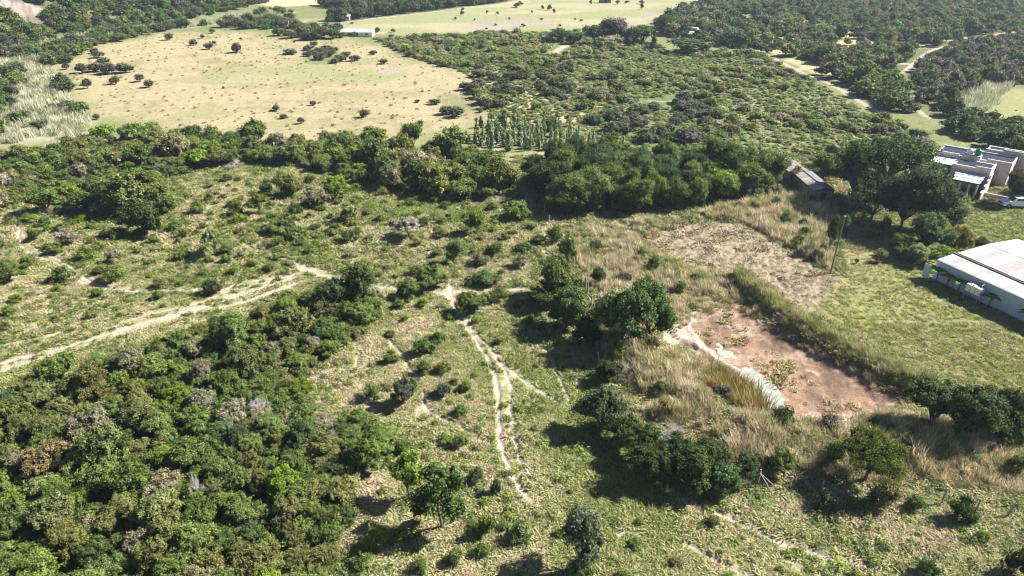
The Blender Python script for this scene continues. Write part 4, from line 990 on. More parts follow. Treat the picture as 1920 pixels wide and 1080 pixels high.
# ------------------------------------------------------------------ trees and bushes that stand out
def tpx(px, py, w, h, kind, tint, name, label, cat='tree', group=None, var=None):
    s, c = pxm(px, py); x, y = P(px, py)
    return plant(kind, name, x, y, w / s, max(.4, .86 * h / (s * c)), tint, label, cat, group, var=var)
NOT = [
 (768, 935, 72, 92, 'open', 'bright', 'leafy_tree', 'bright green tree on the grass, rear one of the close pair'),
 (830, 990, 108, 122, 'open', 'deep', 'leafy_tree', 'front tree of the close pair casting a big black shadow'),
 (1088, 1068, 96, 104, 'open', (.12, .13, .085), 'leafy_tree', 'silver-grey leaved lone tree at the bottom edge of the grass'),
 (680, 572, 80, 88, 'near', 'deep', 'leafy_tree', 'dark round tree where the sandy track meets the thicket'),
 (625, 585, 74, 70, 'near', 'deep', 'leafy_tree', 'dark tree at the upper tip of the near thicket'),
 (272, 440, 78, 66, 'mid', 'dark', 'leafy_tree', 'dark dense tree with long shadow in the middle of the upper left grass'),
 (404, 478, 52, 56, 'open', 'pale', 'leafy_tree', 'wispy pale green tree alone in the upper left grass'),
 (895, 440, 38, 54, 'mid', 'bright', 'leafy_tree', 'upright yellow-green tree below the centre of the thicket band'),
 (850, 492, 32, 48, 'mid', 'green', 'leafy_tree', 'slim green tree with dark stem above the track junction'),
 (660, 416, 44, 42, 'open', 'pale', 'leafy_tree', 'thin feathery tree in the grass just below the thicket band'),
 (487, 400, 34, 42, 'open', 'green', 'leafy_tree', 'small green tree left of a spindly one in the upper grass'),
 (538, 440, 36, 46, 'open', 'olive', 'leafy_tree', 'spindly olive tree with shadow at the middle of the upper grass'),
 (592, 388, 48, 42, 'mid', 'grey', 'leafy_tree', 'greyish round tree just below the thicket band'),
 (545, 368, 50, 44, 'mid', 'olive', 'leafy_tree', 'olive tree standing forward of the thicket band'),
 (630, 372, 52, 48, 'mid', 'bright', 'leafy_tree', 'bright green bushy tree forward of the thicket band'),
 (86, 400, 60, 52, 'mid', 'green', 'leafy_tree', 'round green tree beside the start of the upper left track'),
 (240, 400, 92, 78, 'mid', 'olive', 'leafy_tree', 'broad olive tree behind the dark dense one'),
 (1048, 560, 92, 78, 'near', 'green', 'leafy_tree', 'broad green tree on the fence line, highest of its clump'),
 (1062, 612, 96, 80, 'near', 'deep', 'leafy_tree', 'dark tree on the fence line, lowest of its clump'),
 (1012, 575, 52, 46, 'near', 'deep', 'leafy_tree', 'dark low tree on the track side of the fence clump'),
 (1168, 655, 108, 118, 'near', 'deep', 'leafy_tree', 'tall dark tree left of the pond, nearer the fence'),
 (1212, 640, 92, 108, 'near', (.065, .105, .028), 'leafy_tree', 'fresh green tree leaning over the pale pond bank'),
 (1128, 806, 96, 84, 'near', (.085, .11, .05), 'leafy_tree', 'grey-green tree at the end of the post line below the pond'),
 (1195, 862, 80, 66, 'near', 'deep', 'leafy_tree', 'dark green tree left of the bleached dead bush'),
 (1218, 905, 92, 70, 'near', 'dark', 'leafy_tree', 'lowest dark tree of the clump at the dam corner'),
 (1290, 915, 96, 72, 'near', 'dark', 'leafy_tree', 'dark leafy tree just below the bleached dead bush'),
 (1352, 918, 80, 56, 'near', 'deep', 'leafy_tree', 'dark tree touching the braced corner post'),
 (1262, 872, 80, 60, 'near', 'deep', 'leafy_tree', 'dark bushy tree right below the bleached dead bush, behind the lowest row'),
 (1322, 884, 86, 62, 'near', 'dark', 'leafy_tree', 'dark tree between the bleached dead bush and the braced corner post'),
 (1390, 900, 62, 50, 'near', 'deep', 'leafy_tree', 'small dark tree just left of the braced corner post'),
 (1172, 832, 70, 56, 'near', 'deep', 'leafy_tree', 'dark tree linking the post line end to the dam clump'),
 (1138, 715, 54, 46, 'near', 'dark', 'leafy_tree', 'small dark tree by the leaning fence post left of the pond'),
 (1100, 640, 60, 52, 'near', 'dark', 'leafy_tree', 'dark low tree squeezed against the fence beside the tall pond trees'),
 (1118, 762, 48, 36, 'near', 'deep', 'leafy_tree', 'small dark tree just above the grey-green one at the post line end'),
 (1620, 906, 120, 82, 'flat', (.115, .135, .022), 'acacia_tree', 'flat-topped feathery yellow-green tree on the bank below the pond'),
 (1745, 806, 130, 84, 'near', 'dark', 'leafy_tree', 'dark spreading tree at the foot of the red pond bed'),
 (1812, 832, 120, 94, 'near', 'dark', 'leafy_tree', 'middle dark tree of the row right of the pond'),
 (1878, 815, 104, 82, 'near', 'dark', 'leafy_tree', 'dark tree at the right end of the row by the pond'),
 (1935, 812, 90, 76, 'near', 'deep', 'leafy_tree', 'dark tree cut by the right edge beyond the pond row'),
 (1650, 380, 170, 124, 'flat', (.035, .066, .016), 'flat_top_tree', 'huge flat-topped dark tree between grey shed and farmhouse'),
 (1730, 436, 120, 126, 'dark', (.055, .072, .030), 'evergreen_tree', 'big dark tree hiding the left side of the farmhouse'),
 (1632, 415, 110, 100, 'dark', 'dark', 'evergreen_tree', 'black-green tree shading the garden right of the grey shed'),
 (1690, 425, 110, 100, 'dark', 'dark', 'evergreen_tree', 'dark evergreen between the two garden giants'),
 (1600, 372, 90, 84, 'dark', 'deep', 'evergreen_tree', 'dark tree touching the right side of the grey shed'),
 (1545, 330, 62, 50, 'dark', 'deep', 'evergreen_tree', 'green tree behind the grey shed roof'),
 (1553, 312, 28, 46, 'dark', 'dark', 'evergreen_tree', 'small heart-shaped dark tree above the grey shed'),
 (1588, 322, 66, 46, 'mid', 'olive', 'leafy_tree', 'olive tree between the heart-shaped tree and the flat-topped giant'),
 (1726, 292, 62, 40, 'mid', 'mauve', 'leafy_tree', 'greyish leafless looking tree behind the flat-topped giant'),
 (1785, 430, 44, 48, 'dark', 'dark', 'evergreen_tree', 'dark tree in front of the farmhouse veranda'),
 (1892, 384, 52, 76, 'dark', (.070, .066, .034), 'evergreen_tree', 'brownish dark tree beside the farmhouse side wall'),
 (1935, 365, 50, 66, 'dark', 'dark', 'evergreen_tree', 'dark tree behind the pickup at the right edge'),
 (1492, 345, 36, 40, 'open', 'grey', 'leafy_tree', 'pale-stemmed tree leaning on the grey shed'),
 (1735, 468, 92, 72, 'near', 'deep', 'garden_bush', 'big dark green bush in the garden left of the lawn', 'bush'),
 (1788, 475, 56, 58, 'near', (.19, .165, .045), 'garden_bush', 'yellowish bush beside the big dark garden bush', 'bush'),
 (1688, 478, 60, 46, 'near', 'green', 'garden_bush', 'green bush left of the big dark garden bush', 'bush'),
 (1712, 492, 52, 36, 'near', 'pale', 'garden_bush', 'pale green bush in front of the big dark garden bush', 'bush'),
 (1758, 496, 52, 36, 'near', 'bright', 'garden_bush', 'bright green bush at the corner of the white shed', 'bush'),
 (1634, 445, 34, 28, 'shrub', 'green', 'garden_bush', 'round green bush in the bare garden below the shade', 'bush'),
 (1656, 438, 26, 36, 'shrub', 'yellow', 'garden_bush', 'small yellow-green bush in the bare garden below the shade', 'bush'),
 (1648, 490, 24, 24, 'shrub', 'grey', 'garden_bush', 'little grey sapling with shadow in the bare garden', 'bush'),
 (1606, 492, 10, 12, 'shrub', 'green', 'garden_bush', 'tiny green seedling in the bare garden', 'bush'),
 (1580, 440, 22, 42, 'mid', 'green', 'garden_bush', 'green bush directly right of the tall pole', 'bush'),
 (1553, 470, 26, 80, 'dark', 'deep', 'garden_bush', 'tall dark creeper-like bush behind the pole', 'bush'),
 (1836, 473, 38, 30, 'dark', 'dark', 'garden_bush', 'dark cone-shaped bush on the lawn behind the white shed', 'bush'),
 (1898, 478, 44, 26, 'dark', 'dark', 'garden_bush', 'dark rounded bush on the lawn near the right edge', 'bush'),
 (1405, 370, 44, 34, 'mid', 'pale', 'garden_bush', 'pale green bush in front of the blue hut', 'bush'),
 (1442, 366, 26, 26, 'mid', 'yellow', 'garden_bush', 'yellow-green round bush right of the blue hut', 'bush'),
 (1498, 352, 24, 18, 'shrub', 'bright', 'garden_bush', 'bright green bush at the foot of the grey shed', 'bush'),
 (806, 534, 64, 44, 'near', 'green', 'bush', 'leafy bush above the track just left of the junction', 'bush'),
 (768, 556, 50, 36, 'near', 'green', 'bush', 'leafy bush on the lower side of the track left of the junction', 'bush'),
 (882, 584, 64, 40, 'near', 'green', 'bush', 'broad low bush right below the track junction', 'bush'),
 (935, 560, 40, 26, 'shrub', 'green', 'bush', 'small bush right of the broad one at the junction', 'bush'),
 (905, 528, 64, 20, 'shrub', 'deep', 'bush', 'wide low dark bush above the track right of the junction', 'bush'),
 (966, 408, 54, 34, 'mid', 'green', 'bush', 'green bush at the right end of the upper grass near the fence', 'bush'),
 (766, 446, 58, 44, 'open', 'silver', 'bush', 'silvery half bare bush in the middle of the upper grass', 'bush'),
 (1062, 488, 40, 48, 'near', 'deep', 'bush', 'upright dark bush by the fence above the big clump', 'bush'),
 (1042, 455, 32, 34, 'shrub', 'green', 'bush', 'small green bush on the fence line above the upright dark one', 'bush'),
 (1122, 535, 32, 36, 'near', 'deep', 'bush', 'small dark bush at the right of the fence clump', 'bush'),
 (1156, 678, 42, 34, 'shrub', 'bright', 'bush', 'bright green bush at the foot of the trees left of the pond', 'bush'),
 (795, 664, 46, 32, 'shrub', 'green', 'bush', 'dark green bush left of the wheel ruts', 'bush'),
 (822, 642, 30, 22, 'shrub', 'green', 'bush', 'smaller bush just behind the dark green one by the ruts', 'bush'),
 (796, 700, 32, 26, 'shrub', 'green', 'bush', 'small round bush beside the thin footpath', 'bush'),
 (756, 760, 46, 52, 'near', (.12, .14, .10), 'bush', 'grey-green upright bush beside the thin footpath', 'bush'),
 (700, 752, 38, 28, 'shrub', 'green', 'bush', 'green bush left of the grey-green upright one', 'bush'),
 (831, 746, 36, 30, 'shrub', (.11, .13, .09), 'bush', 'bluish small bush between footpath and wheel ruts', 'bush'),
 (872, 734, 26, 20, 'shrub', 'bright', 'bush', 'tiny bright bush just left of the wheel ruts', 'bush'),
 (863, 842, 32, 26, 'shrub', 'green', 'bush', 'green bush alone between the footpath end and the tree pair', 'bush'),
 (892, 904, 36, 26, 'shrub', (.08, .11, .06), 'bush', 'bluish green bush right of the tree pair', 'bush'),
 (930, 928, 22, 30, 'shrub', 'deep', 'bush', 'small dark upright bush near the end of the ruts', 'bush'),
 (912, 1006, 42, 36, 'shrub', 'green', 'bush', 'round green bush between the tree pair and the grey tree', 'bush'),
 (976, 1014, 44, 34, 'shrub', 'pale', 'bush', 'sprawling pale green plant left of the grey tree', 'bush'),
 (708, 1022, 54, 36, 'shrub', 'bright', 'bush', 'bright bush in front of the tree pair shadow', 'bush'),
 (1090, 1078, 60, 30, 'shrub', 'green', 'bush', 'green undergrowth bush at the foot of the grey tree', 'bush'),
 (1655, 952, 60, 44, 'shrub', 'grey', 'bush', 'round grey-green bush on the fence line below the pond', 'bush'),
 (1545, 948, 44, 30, 'shrub', (.10, .13, .08), 'bush', 'bluish bush in front of the fence below the flat-topped tree', 'bush'),
 (1795, 972, 56, 38, 'shrub', 'dark', 'bush', 'dark double bush on the fence near the right edge', 'bush'),
 (1712, 958, 36, 22, 'shrub', 'deep', 'bush', 'low dark bush at a thin fence post right of the round one', 'bush'),
 (1896, 892, 44, 36, 'shrub', 'green', 'bush', 'green bush in straw grass at the right edge', 'bush'),
 (1458, 886, 60, 46, 'near', 'green', 'bush', 'green bush behind the braced corner post', 'bush'),
 (1920, 1085, 70, 60, 'near', 'dark', 'bush', 'black shadowed bush at the bottom right corner', 'bush'),
 (1735, 1078, 40, 26, 'shrub', 'deep', 'bush', 'leafy dark bush at the bottom edge right of the path', 'bush'),
 (65, 450, 30, 24, 'shrub', 'green', 'bush', 'green bush at the bend of the upper left track', 'bush'),
 (128, 462, 44, 36, 'open', 'silver', 'bush', 'greyish bare bush right of the upper left track', 'bush'),
 (18, 528, 54, 42, 'near', 'green', 'bush', 'green bush at the left edge below the track bend', 'bush'),
 (400, 550, 42, 26, 'shrub', 'dark', 'bush', 'dark bush where two sandy tracks part', 'bush'),
 (372, 400, 30, 24, 'shrub', 'green', 'bush', 'dark bush on the bare slope right of the broad olive tree', 'bush'),
 (448, 402, 36, 28, 'shrub', 'green', 'bush', 'green bush left of the small green tree in the upper grass', 'bush'),
 (216, 528, 46, 30, 'shrub', 'green', 'bush', 'bright low bush just above the level stretch of track', 'bush'),
 (120, 528, 38, 30, 'shrub', 'green', 'bush', 'low bush below the bend of the upper left track', 'bush'),
 (165, 486, 40, 24, 'shrub', 'green', 'bush', 'low bush above the bend of the upper left track', 'bush'),
 (555, 448, 44, 24, 'shrub', 'green', 'bush', 'low green bush at the foot of the spindly olive tree', 'bush'),
]
for r in NOT: tpx(*r)
# bare and bleached ones
def bare(px, py, w, h, name, label, var=0, mat=None):
    s, c = pxm(px, py); x, y = P(px, py); me = PT['bare'][var]
    e = empty(name, (x, y, hts(x, y)[0]), random.random() * 6, (w / s / 1.5, w / s / 1.5, max(.5, .86 * h / (s * c) / 1.05)))
    tag(e, label, 'dead tree'); link('branches', me, e)
bare(1258, 838, 92, 60, 'dead_bush', 'bleached silver dead bush on the bank left of the pond', 0)
bare(1262, 842, 70, 46, 'dead_bush', 'lower tangle of the bleached dead bush', 1)
bare(495, 790, 60, 60, 'dead_bush', 'grey twiggy dead tree in the near thicket', 2)
bare(380, 950, 40, 70, 'dead_bush', 'white dead stems in the lower near thicket', 1)
bare(628, 850, 30, 64, 'dead_bush', 'thin pale dead stem at the right edge of the near thicket', 0)
bare(432, 800, 34, 50, 'dead_bush', 'small pale dead tree in the middle of the near thicket', 2)
bare(440, 318, 50, 24, 'dead_bush', 'grey bare bush at the lower edge of the thicket band', 1)
bare(1135, 792, 50, 60, 'dead_bush', 'forked pale dead stem among the trees left of the dam', 2)

# ------------------------------------------------------------------ thickets: every tree its own
def poisson(poly, r0, r1, n, inside=0.0):
    """n points inside a polygon, no two closer than their own spacing"""
    lo = poly.min(0); hi = poly.max(0); m = n * 50
    x = R.uniform(lo[0], hi[0], m); y = R.uniform(lo[1], hi[1], m)
    k = seen(x, y, 1.08); x, y = x[k], y[k]
    k = sdist(x, y, poly) > inside; x, y = x[k], y[k]
    r = R.uniform(r0, r1, len(x))
    ax = np.empty(n); ay = np.empty(n); ar = np.empty(n); c = 0
    for i in range(len(x)):
        if c >= n: break
        if c == 0 or ((ax[:c] - x[i]) ** 2 + (ay[:c] - y[i]) ** 2 > (.5 * (ar[:c] + r[i])) ** 2).all():
            ax[c], ay[c], ar[c] = x[i], y[i], r[i]; c += 1
    return [(float(ax[i]), float(ay[i]), float(ar[i])) for i in range(c)]
LOOK = dict(green='green', olive='olive green', grey='grey-green', bright='bright green', deep='dark green', yellow='yellowish', rust='rusty brown', silver='silvery', dark='blackish green', mauve='brownish grey', pale='pale green')
def pick(wts):
    return random.choices(list(wts), list(wts.values()))[0]
keep_clear = [ell(100, 1075, 60, 22), ell(545, 715, 40, 22)]
pts = poisson(Z['thicket_near'], 1.1, 2.7, 330)
for (x, y, r) in pts:
    if any(sdist(np.array([x]), np.array([y]), q)[0] > 0 for q in keep_clear): continue
    t = pick(dict(green=40, olive=30, grey=8, bright=8, deep=14, silver=2))
    px = 960 + x / (y * ct + CAM_H * st) * CAM_F
    edge = sdist(np.array([x]), np.array([y]), Z['thicket_near'])[0] < 2.5
    if px < 130 and y > 42 and random.random() < .5: t = 'rust' if random.random() < .25 else 'olive'
    where = 'outer edge of' if edge else ('rear of' if y > 52 else ('middle of' if y > 42 else 'lower part of'))
    d = r * random.uniform(1.2, 1.9)
    side = 'left side' if px < 230 else ('centre' if px < 450 else 'right side')
    sz = 'large ' if d > 4.0 else ('small ' if d < 2.6 else '')
    plant('near', 'thicket_tree', x, y, d, d * random.uniform(.55, 1.0) * (.8 if edge else 1), t, '%s%s bushy tree, %s near thicket, %s' % (sz, LOOK[t], where, side), 'tree', '%s%s trees %s near thicket, %s' % (sz, LOOK[t], where, side))
pts = poisson(Z['thicket_mid'], 2.0, 4.2, 500)
pts.sort(key=lambda p: p[1])
rest = []
for k, (x, y, r) in enumerate(pts):
    px = 960 + x / (y * ct + CAM_H * st) * CAM_F
    t = pick(dict(green=34, olive=34, grey=10, bright=9, deep=12, silver=1))
    d = r * random.uniform(1.15, 1.7); hgt = d * random.uniform(.5, .9)
    if px > 700: hgt *= 1.2
    if px < 330 and y < 118: d *= .8; hgt *= .8
    if k >= 300: rest.append((x, y, d, hgt, t)); continue
    third = 'far left' if px < 160 else ('left' if px < 320 else ('centre left' if px < 480 else ('centre' if px < 640 else ('right' if px < 800 else 'far right'))))
    where = '%s thicket band, %s row' % (third, 'front' if y < 112 else ('middle' if y < 125 else 'back'))
    plant('mid', 'band_tree', x, y, d, hgt, t, '%s tree in the %s' % (LOOK[t], where), 'tree', '%s trees, %s' % (LOOK[t], where))
pts = poisson(Z['thicket_dark'], 2.6, 5.2, 120)
for (x, y, r) in pts:
    px = 960 + x / (y * ct + CAM_H * st) * CAM_F
    t = pick(dict(deep=44, green=36, dark=12, bright=8))
    where = ('left' if px < 1110 else ('middle' if px < 1270 else 'right')) + ' part'
    d = r * random.uniform(1.25, 1.7)
    plant('dark', 'evergreen_tree', x, y, d, random.uniform(4.6, 7.0), t, '%s tall tree, %s of the dark thicket' % (LOOK[t], where), 'tree', '%s tall trees, %s of the dark thicket' % (LOOK[t], where))
# scattered shrubs over the open grass
open_poly = PP([(-60, 430), (120, 400), (330, 400), (420, 330), (640, 350), (900, 390), (1000, 410), (1030, 520), (990, 640), (1060, 780), (1150, 900), (1300, 980), (1650, 1000), (1950, 1010), (1950, 1100), (640, 1100), (720, 900), (730, 830), (600, 770), (720, 600), (720, 555), (560, 500), (400, 570), (-60, 680)])
pts = poisson(open_poly, 1.1, 4.4, 285)
for (x, y, r) in pts:
    _, _, rg, exx = look(np.array([x]), np.array([y]))
    if exx[0, 3] > .5: continue
    px = 960 + x / (y * ct + CAM_H * st) * CAM_F
    lower = y < 62
    t = pick(dict(green=55, olive=18, bright=12, grey=9, deep=6))
    d = random.uniform(.7, 1.9) * (.62 if (px > 950 and lower) else (1.35 if y > 78 else 1))
    where = ('on grass by the thin lower path' if px > 1000 else 'on grass round the wheel ruts') if lower else ('on grass between the left tracks' if y < 80 and px < 560 else ('on the upper left grass' if px < 480 else 'on the upper middle grass'))
    sz = 'tiny' if d < .9 else ('small' if d < 1.3 else 'wide')
    where += (', left half' if px < 250 else ', right half') if 'left' in where else (', left half' if px < (1300 if 'thin' in where else 740) else ', right half')
    plant('shrub', 'shrub', x, y, d, d * random.uniform(.42, .75), t, '%s %s shrub %s' % (sz, LOOK[t], where), 'shrub', '%s %s shrubs %s' % (sz, LOOK[t], where))
# shrubs in the straw of the dam and beside the ploughed plot
for zn, nn, lab, w in (('bank_grass', 34, 'in the straw grass round the pond', dict(green=40, deep=25, mauve=20, grey=15)), ('scrub_strip', 26, 'in the straw strip above the ploughed plot', dict(green=50, deep=30, pale=20))):
    for (x, y, r) in poisson(Z[zn], 1.5, 4.0, nn, .4):
        t = pick(w); d = random.uniform(.9, 2.3)
        plant('shrub', 'shrub', x, y, d, d * random.uniform(.55, .9), t, '%s %s shrub %s' % ('small' if d < 1.5 else 'large', LOOK[t], lab), 'shrub', '%s shrubs %s' % (LOOK[t], lab))

# ------------------------------------------------------------------ bushes standing in the dry field and along it
FB = [(125, 128, 16, 12), (165, 165, 20, 18), (163, 158, 16, 12), (217, 157, 22, 17), (263, 152, 22, 14), (279, 163, 20, 14), (155, 135, 30, 18), (180, 132, 34, 18), (205, 136, 34, 20), (235, 134, 34, 18), (178, 98, 18, 10), (185, 106, 26, 12), (195, 118, 28, 12), (317, 72, 18, 13), (363, 83, 16, 12), (393, 90, 18, 13), (401, 80, 9, 6), (446, 96, 24, 18), (398, 60, 14, 9), (380, 69, 10, 7), (552, 78, 6, 5), (586, 194, 14, 9), (518, 204, 18, 11), (530, 219, 16, 9), (565, 229, 16, 12), (683, 217, 20, 15), (419, 165, 6, 5), (452, 72, 6, 5), (835, 212, 32, 16), (855, 217, 34, 19), (815, 193, 22, 10), (900, 208, 14, 9), (783, 190, 10, 6), (870, 262, 30, 20), (100, 205, 34, 16), (130, 203, 34, 20), (158, 208, 26, 20), (182, 220, 14, 12), (75, 240, 30, 18), (60, 212, 20, 12), (240, 70, 12, 8), (545, 100, 30, 10), (720, 118, 18, 10), (786, 235, 18, 12)]
for i, (px, py, w, h) in enumerate(FB):
    if px < 300 and py < 175: wh = 'in the cluster at the left end of the dry field'
    elif px < 200: wh = 'among the reeds left of the dry field'
    elif py < 105: wh = 'on the far side of the dry field'
    elif px < 720: wh = 'on the near side of the dry field'
    else: wh = 'at the right end of the dry field'
    tpx(px, py + 2, w, h, 'acacia', 'acacia', 'field_bush', 'dark domed thorn bush %s' % wh, 'bush', 'domed bushes %s' % wh)
for (px, py, w, h) in [(600, 98, 26, 12), (585, 100, 22, 10), (618, 104, 28, 12), (640, 112, 26, 12), (600, 110, 28, 13), (625, 96, 24, 11), (580, 92, 22, 10), (650, 104, 20, 10), (665, 112, 24, 11), (612, 92, 22, 10), (590, 84, 18, 9), (575, 104, 20, 9), (630, 116, 24, 9), (700, 100, 18, 8)]:
    tpx(px, py + 2, w, h, 'acacia', 'acacia', 'field_bush', 'dark thorn bush in the clump at the top of the dry field', 'bush', 'thorn bushes in the clump above the crop patch')
# young poplars
pop = PP([(880, 268), (930, 240), (1000, 245), (1080, 262), (1090, 278), (1010, 285), (920, 282)])
for (x, y, r) in poisson(pop, 1.0, 2.0, 62): 
    plant('poplar', 'poplar_sapling', x, y, random.uniform(.8, 1.9), random.uniform(1.8, 5.4), (.26, .30, .17), 'slender pale green poplar in the young grove behind the thickets', 'tree', 'young poplar grove')
for i, px in enumerate((1105, 1112, 1128, 1147, 1155, 1168)):
    tpx(px, 266 + i * 2, 9, 26, 'poplar', (.26, .30, .17), 'poplar_sapling', 'slender pale poplar in the short row right of the young grove', 'tree', 'row of poplars right of the grove')
tpx(902, 238, 14, 26, 'poplar', 'deep', 'poplar_tree', 'dark narrow poplar at the left end of the young grove')
tpx(1225, 92, 16, 42, 'poplar', (.07, .09, .05), 'poplar_tree', 'tall narrow dark poplar in front of the far trees')
# far stand of tall trees and single trees of the pasture
for (px, py, w, h, t, lab) in [(1118, 84, 60, 40, 'deep', 'broad dark tree at the left of the tall far stand'), (1150, 84, 62, 56, 'mauve', 'tallest greyish bare-looking tree in the far stand'), (1185, 86, 44, 40, 'deep', 'dark green tree beside the tallest greyish one'), (1205, 82, 50, 42, 'green', 'green tree left of the narrow poplar'), (1142, 90, 56, 24, 'silver', 'low pale grey tree before the far stand'), (1050, 78, 44, 26, 'deep', 'dark tree left of the far stand near a dirt road'), (1075, 82, 36, 22, 'green', 'green tree between the dirt road and the far stand'), (1290, 100, 80, 32, 'deep', 'big rounded dark tree below the little pale houses'), (1250, 62, 40, 36, 'dark', 'dark tree at the corner of the right-hand forest'), (1275, 60, 36, 30, 'mauve', 'bare grey tree beside the little pinkish house')]:
    tpx(px, py, w, h, 'mid', t, 'far_tree', lab)
ft = [(969, 14, 12, 10), (975, 10, 10, 8), (866, 28, 7, 9), (854, 36, 5, 6), (868, 20, 6, 6), (913, 24, 5, 6), (933, 26, 5, 6), (1017, 17, 6, 8), (1030, 19, 8, 12), (1039, 24, 6, 8), (997, 25, 4, 6), (981, 50, 9, 6), (1050, 50, 5, 5), (1108, 8, 5, 9), (1158, 8, 7, 8), (1203, 18, 6, 12), (1203, 8, 10, 8), (1175, 6, 8, 5), (708, 61, 10, 12), (737, 60, 8, 8), (890, 38, 4, 4), (955, 36, 5, 4), (1015, 38, 6, 4), (1078, 38, 5, 4), (1090, 40, 6, 5), (912, 55, 5, 4), (929, 48, 6, 4), (660, 45, 6, 4), (642, 40, 12, 10), (618, 36, 10, 8)]
for (px, py, w, h) in ft:
    wh = 'near the top of' if py < 12 else ('in the middle of' if py < 42 else 'along the lower edge of')
    tpx(px, py, w * 1.15, h, 'far', 'deep', 'pasture_tree', 'small dark tree %s the far pasture' % wh, 'tree', 'small trees %s the far pasture' % wh)

# ------------------------------------------------------------------ thorn scrub on the flats
sx, sy = jgrid(Z['scrub_edge'], 3.4)
k = seen(sx, sy) & (fbm(sx, sy, 9, 3, 12) < .53); sx, sy = sx[k], sy[k]
o_ = np.argsort(sy); sx, sy = sx[o_], sy[o_]
edge_rest = []
for i in range(len(sx)):
    x, y = sx[i], sy[i]
    t = pick(dict(acacia=60, mauve=18, deep=22)) if fbm(np.array([x]), np.array([y]), 20, 2, 41)[0] > .42 else pick(dict(green=30, grey=40, olive=30))
    d = random.uniform(2.4, 4.6); h = d * random.uniform(.42, .62)
    if i >= 270: edge_rest.append((x, y, d, h, t)); continue
    px = 960 + x / (y * ct + CAM_H * st) * CAM_F
    where = ('left-hand' if px < 1080 else ('middle' if px < 1250 else 'right-hand')) + ' scrub behind the dark thicket'
    lk = 'dark' if t in ('acacia', 'deep') else LOOK[t]
    plant('acacia', 'thorn_bush', x, y, d, h, t, '%s%s thorn bush in the %s' % ('large ' if d > 3.8 else ('small ' if d < 3.0 else ''), lk, where), 'bush', '%s thorn bushes, %s' % (lk, where))

# ------------------------------------------------------------------ masses nobody could count
def crown_only(kind): return [p[0] for p in PT[kind]]
CO = {k: proto_collection('leafy_' + k, crown_only(k)) for k in ('far', 'acacia', 'mid', 'shrub')}
def tints(n, names, wts, j=.2):
    t = np.array([TINT[a] for a in names])[R.choice(len(names), n, p=np.array(wts) / sum(wts))]
    return 1.15 * t * (1 + R.uniform(-j, j, (n, 1))) * (1 + R.uniform(-.1, .1, (n, 3)))
def bushes(name, label, polys, kind, d0, d1, hf0, hf1, names, wts, keep=None, gain=1.0):
    X = []; Y = []
    for z, sp in polys:
        x, y = jgrid(Z[z] if isinstance(z, str) else z, sp); X.append(x); Y.append(y)
    x = np.concatenate(X); y = np.concatenate(Y)
    k = seen(x, y, 1.25) & (y < 900)
    if keep is not None: k &= keep(x, y)
    x, y = x[k], y[k]; _, z, rg, ex = look(x, y)
    k = ex[:, 3] < .5; x, y, z = x[k], y[k], z[k]
    n = len(x); d = R.uniform(d0, d1, n); top = {'far': 1.35, 'acacia': .95, 'mid': 1.55, 'shrub': 1.05}[kind]
    s = np.stack([d / 2, d / 2, d * R.uniform(hf0, hf1, n) / top], 1)
    return scatter(name, label, 'bushes', x, y, z - .05, s, tints(n, names, wts) * gain, len(PT[kind]), CO[kind])
notfield = lambda x, y: (mask(x, y, Z['far_field'], .1) < .5) & (mask(x, y, Z['dry_field'], .1) < .5)
bushes('scrubland', 'green and grey-green scrub covering the flats behind the dark thicket', [('scrub', 2.7)], 'acacia', 1.6, 4.0, .30, .55, ['green', 'grey', 'olive', 'acacia', 'pale'], [26, 28, 26, 4, 20], gain=1.25, keep=lambda x, y: (mask(x, y, Z['scrub_edge'], .1) < .5) & (fbm(x, y, 12, 3, 11) < np.where((x > 20) & (y < 235), .50, .57)))
bushes('low_scrub', 'low pale green undergrowth among the scrub bushes', [('scrub', 1.5)], 'far', .8, 2.2, .2, .42, ['pale', 'green', 'olive', 'grey'], [46, 22, 18, 14], gain=1.3)
if edge_rest:
    a = np.array([(q[0], q[1], q[2], q[3]) for q in edge_rest]); tt = np.array([TINT[q[4]] for q in edge_rest])
    scatter('thorn_scrub', 'farther dark thorn bushes merging into the scrub', 'bushes', a[:, 0], a[:, 1], hts(a[:, 0], a[:, 1]) - .05, np.stack([a[:, 2] / 2, a[:, 2] / 2, a[:, 3] / .95], 1), tt * (1 + R.uniform(-.2, .2, (len(a), 1))), len(PT['acacia']), CO['acacia'])
if rest:
    a = np.array([(q[0], q[1], q[2], q[3]) for q in rest]); tt = np.array([TINT[q[4]] for q in rest])
    scatter('rear_thicket', 'rear mass of the thicket band', 'trees', a[:, 0], a[:, 1], hts(a[:, 0], a[:, 1]) - .05, np.stack([a[:, 2] / 2, a[:, 2] / 2, a[:, 3] / 1.55], 1), tt, len(PT['mid']), CO['mid'])
bushes('right_forest', 'dark bushy woodland filling the top right', [('forest_right', 3.3)], 'far', 2.0, 7.0, .42, .8, ['deep', 'green', 'acacia', 'olive', 'grey'], [36, 24, 20, 12, 8], lambda x, y: fbm(x, y, 13, 3, 13) + .07 * mask(x, y, PP([(1450, 95), (1520, 60), (1640, 50), (1720, 95), (1640, 150), (1560, 150)]), 20) < .62)
bushes('brown_forest', 'brownish grey woodland right of the sandy road', [('forest_brown', 3.2)], 'far', 2.4, 5.0, .6, 1.0, ['mauve', 'acacia', 'deep', 'green'], [40, 25, 20, 15])
bushes('river_woodland', 'dark woodland along the stream behind the farmhouse', [('river_trees', 3.2)], 'far', 3, 5.5, .6, .9, ['deep', 'dark', 'green'], [45, 30, 25])
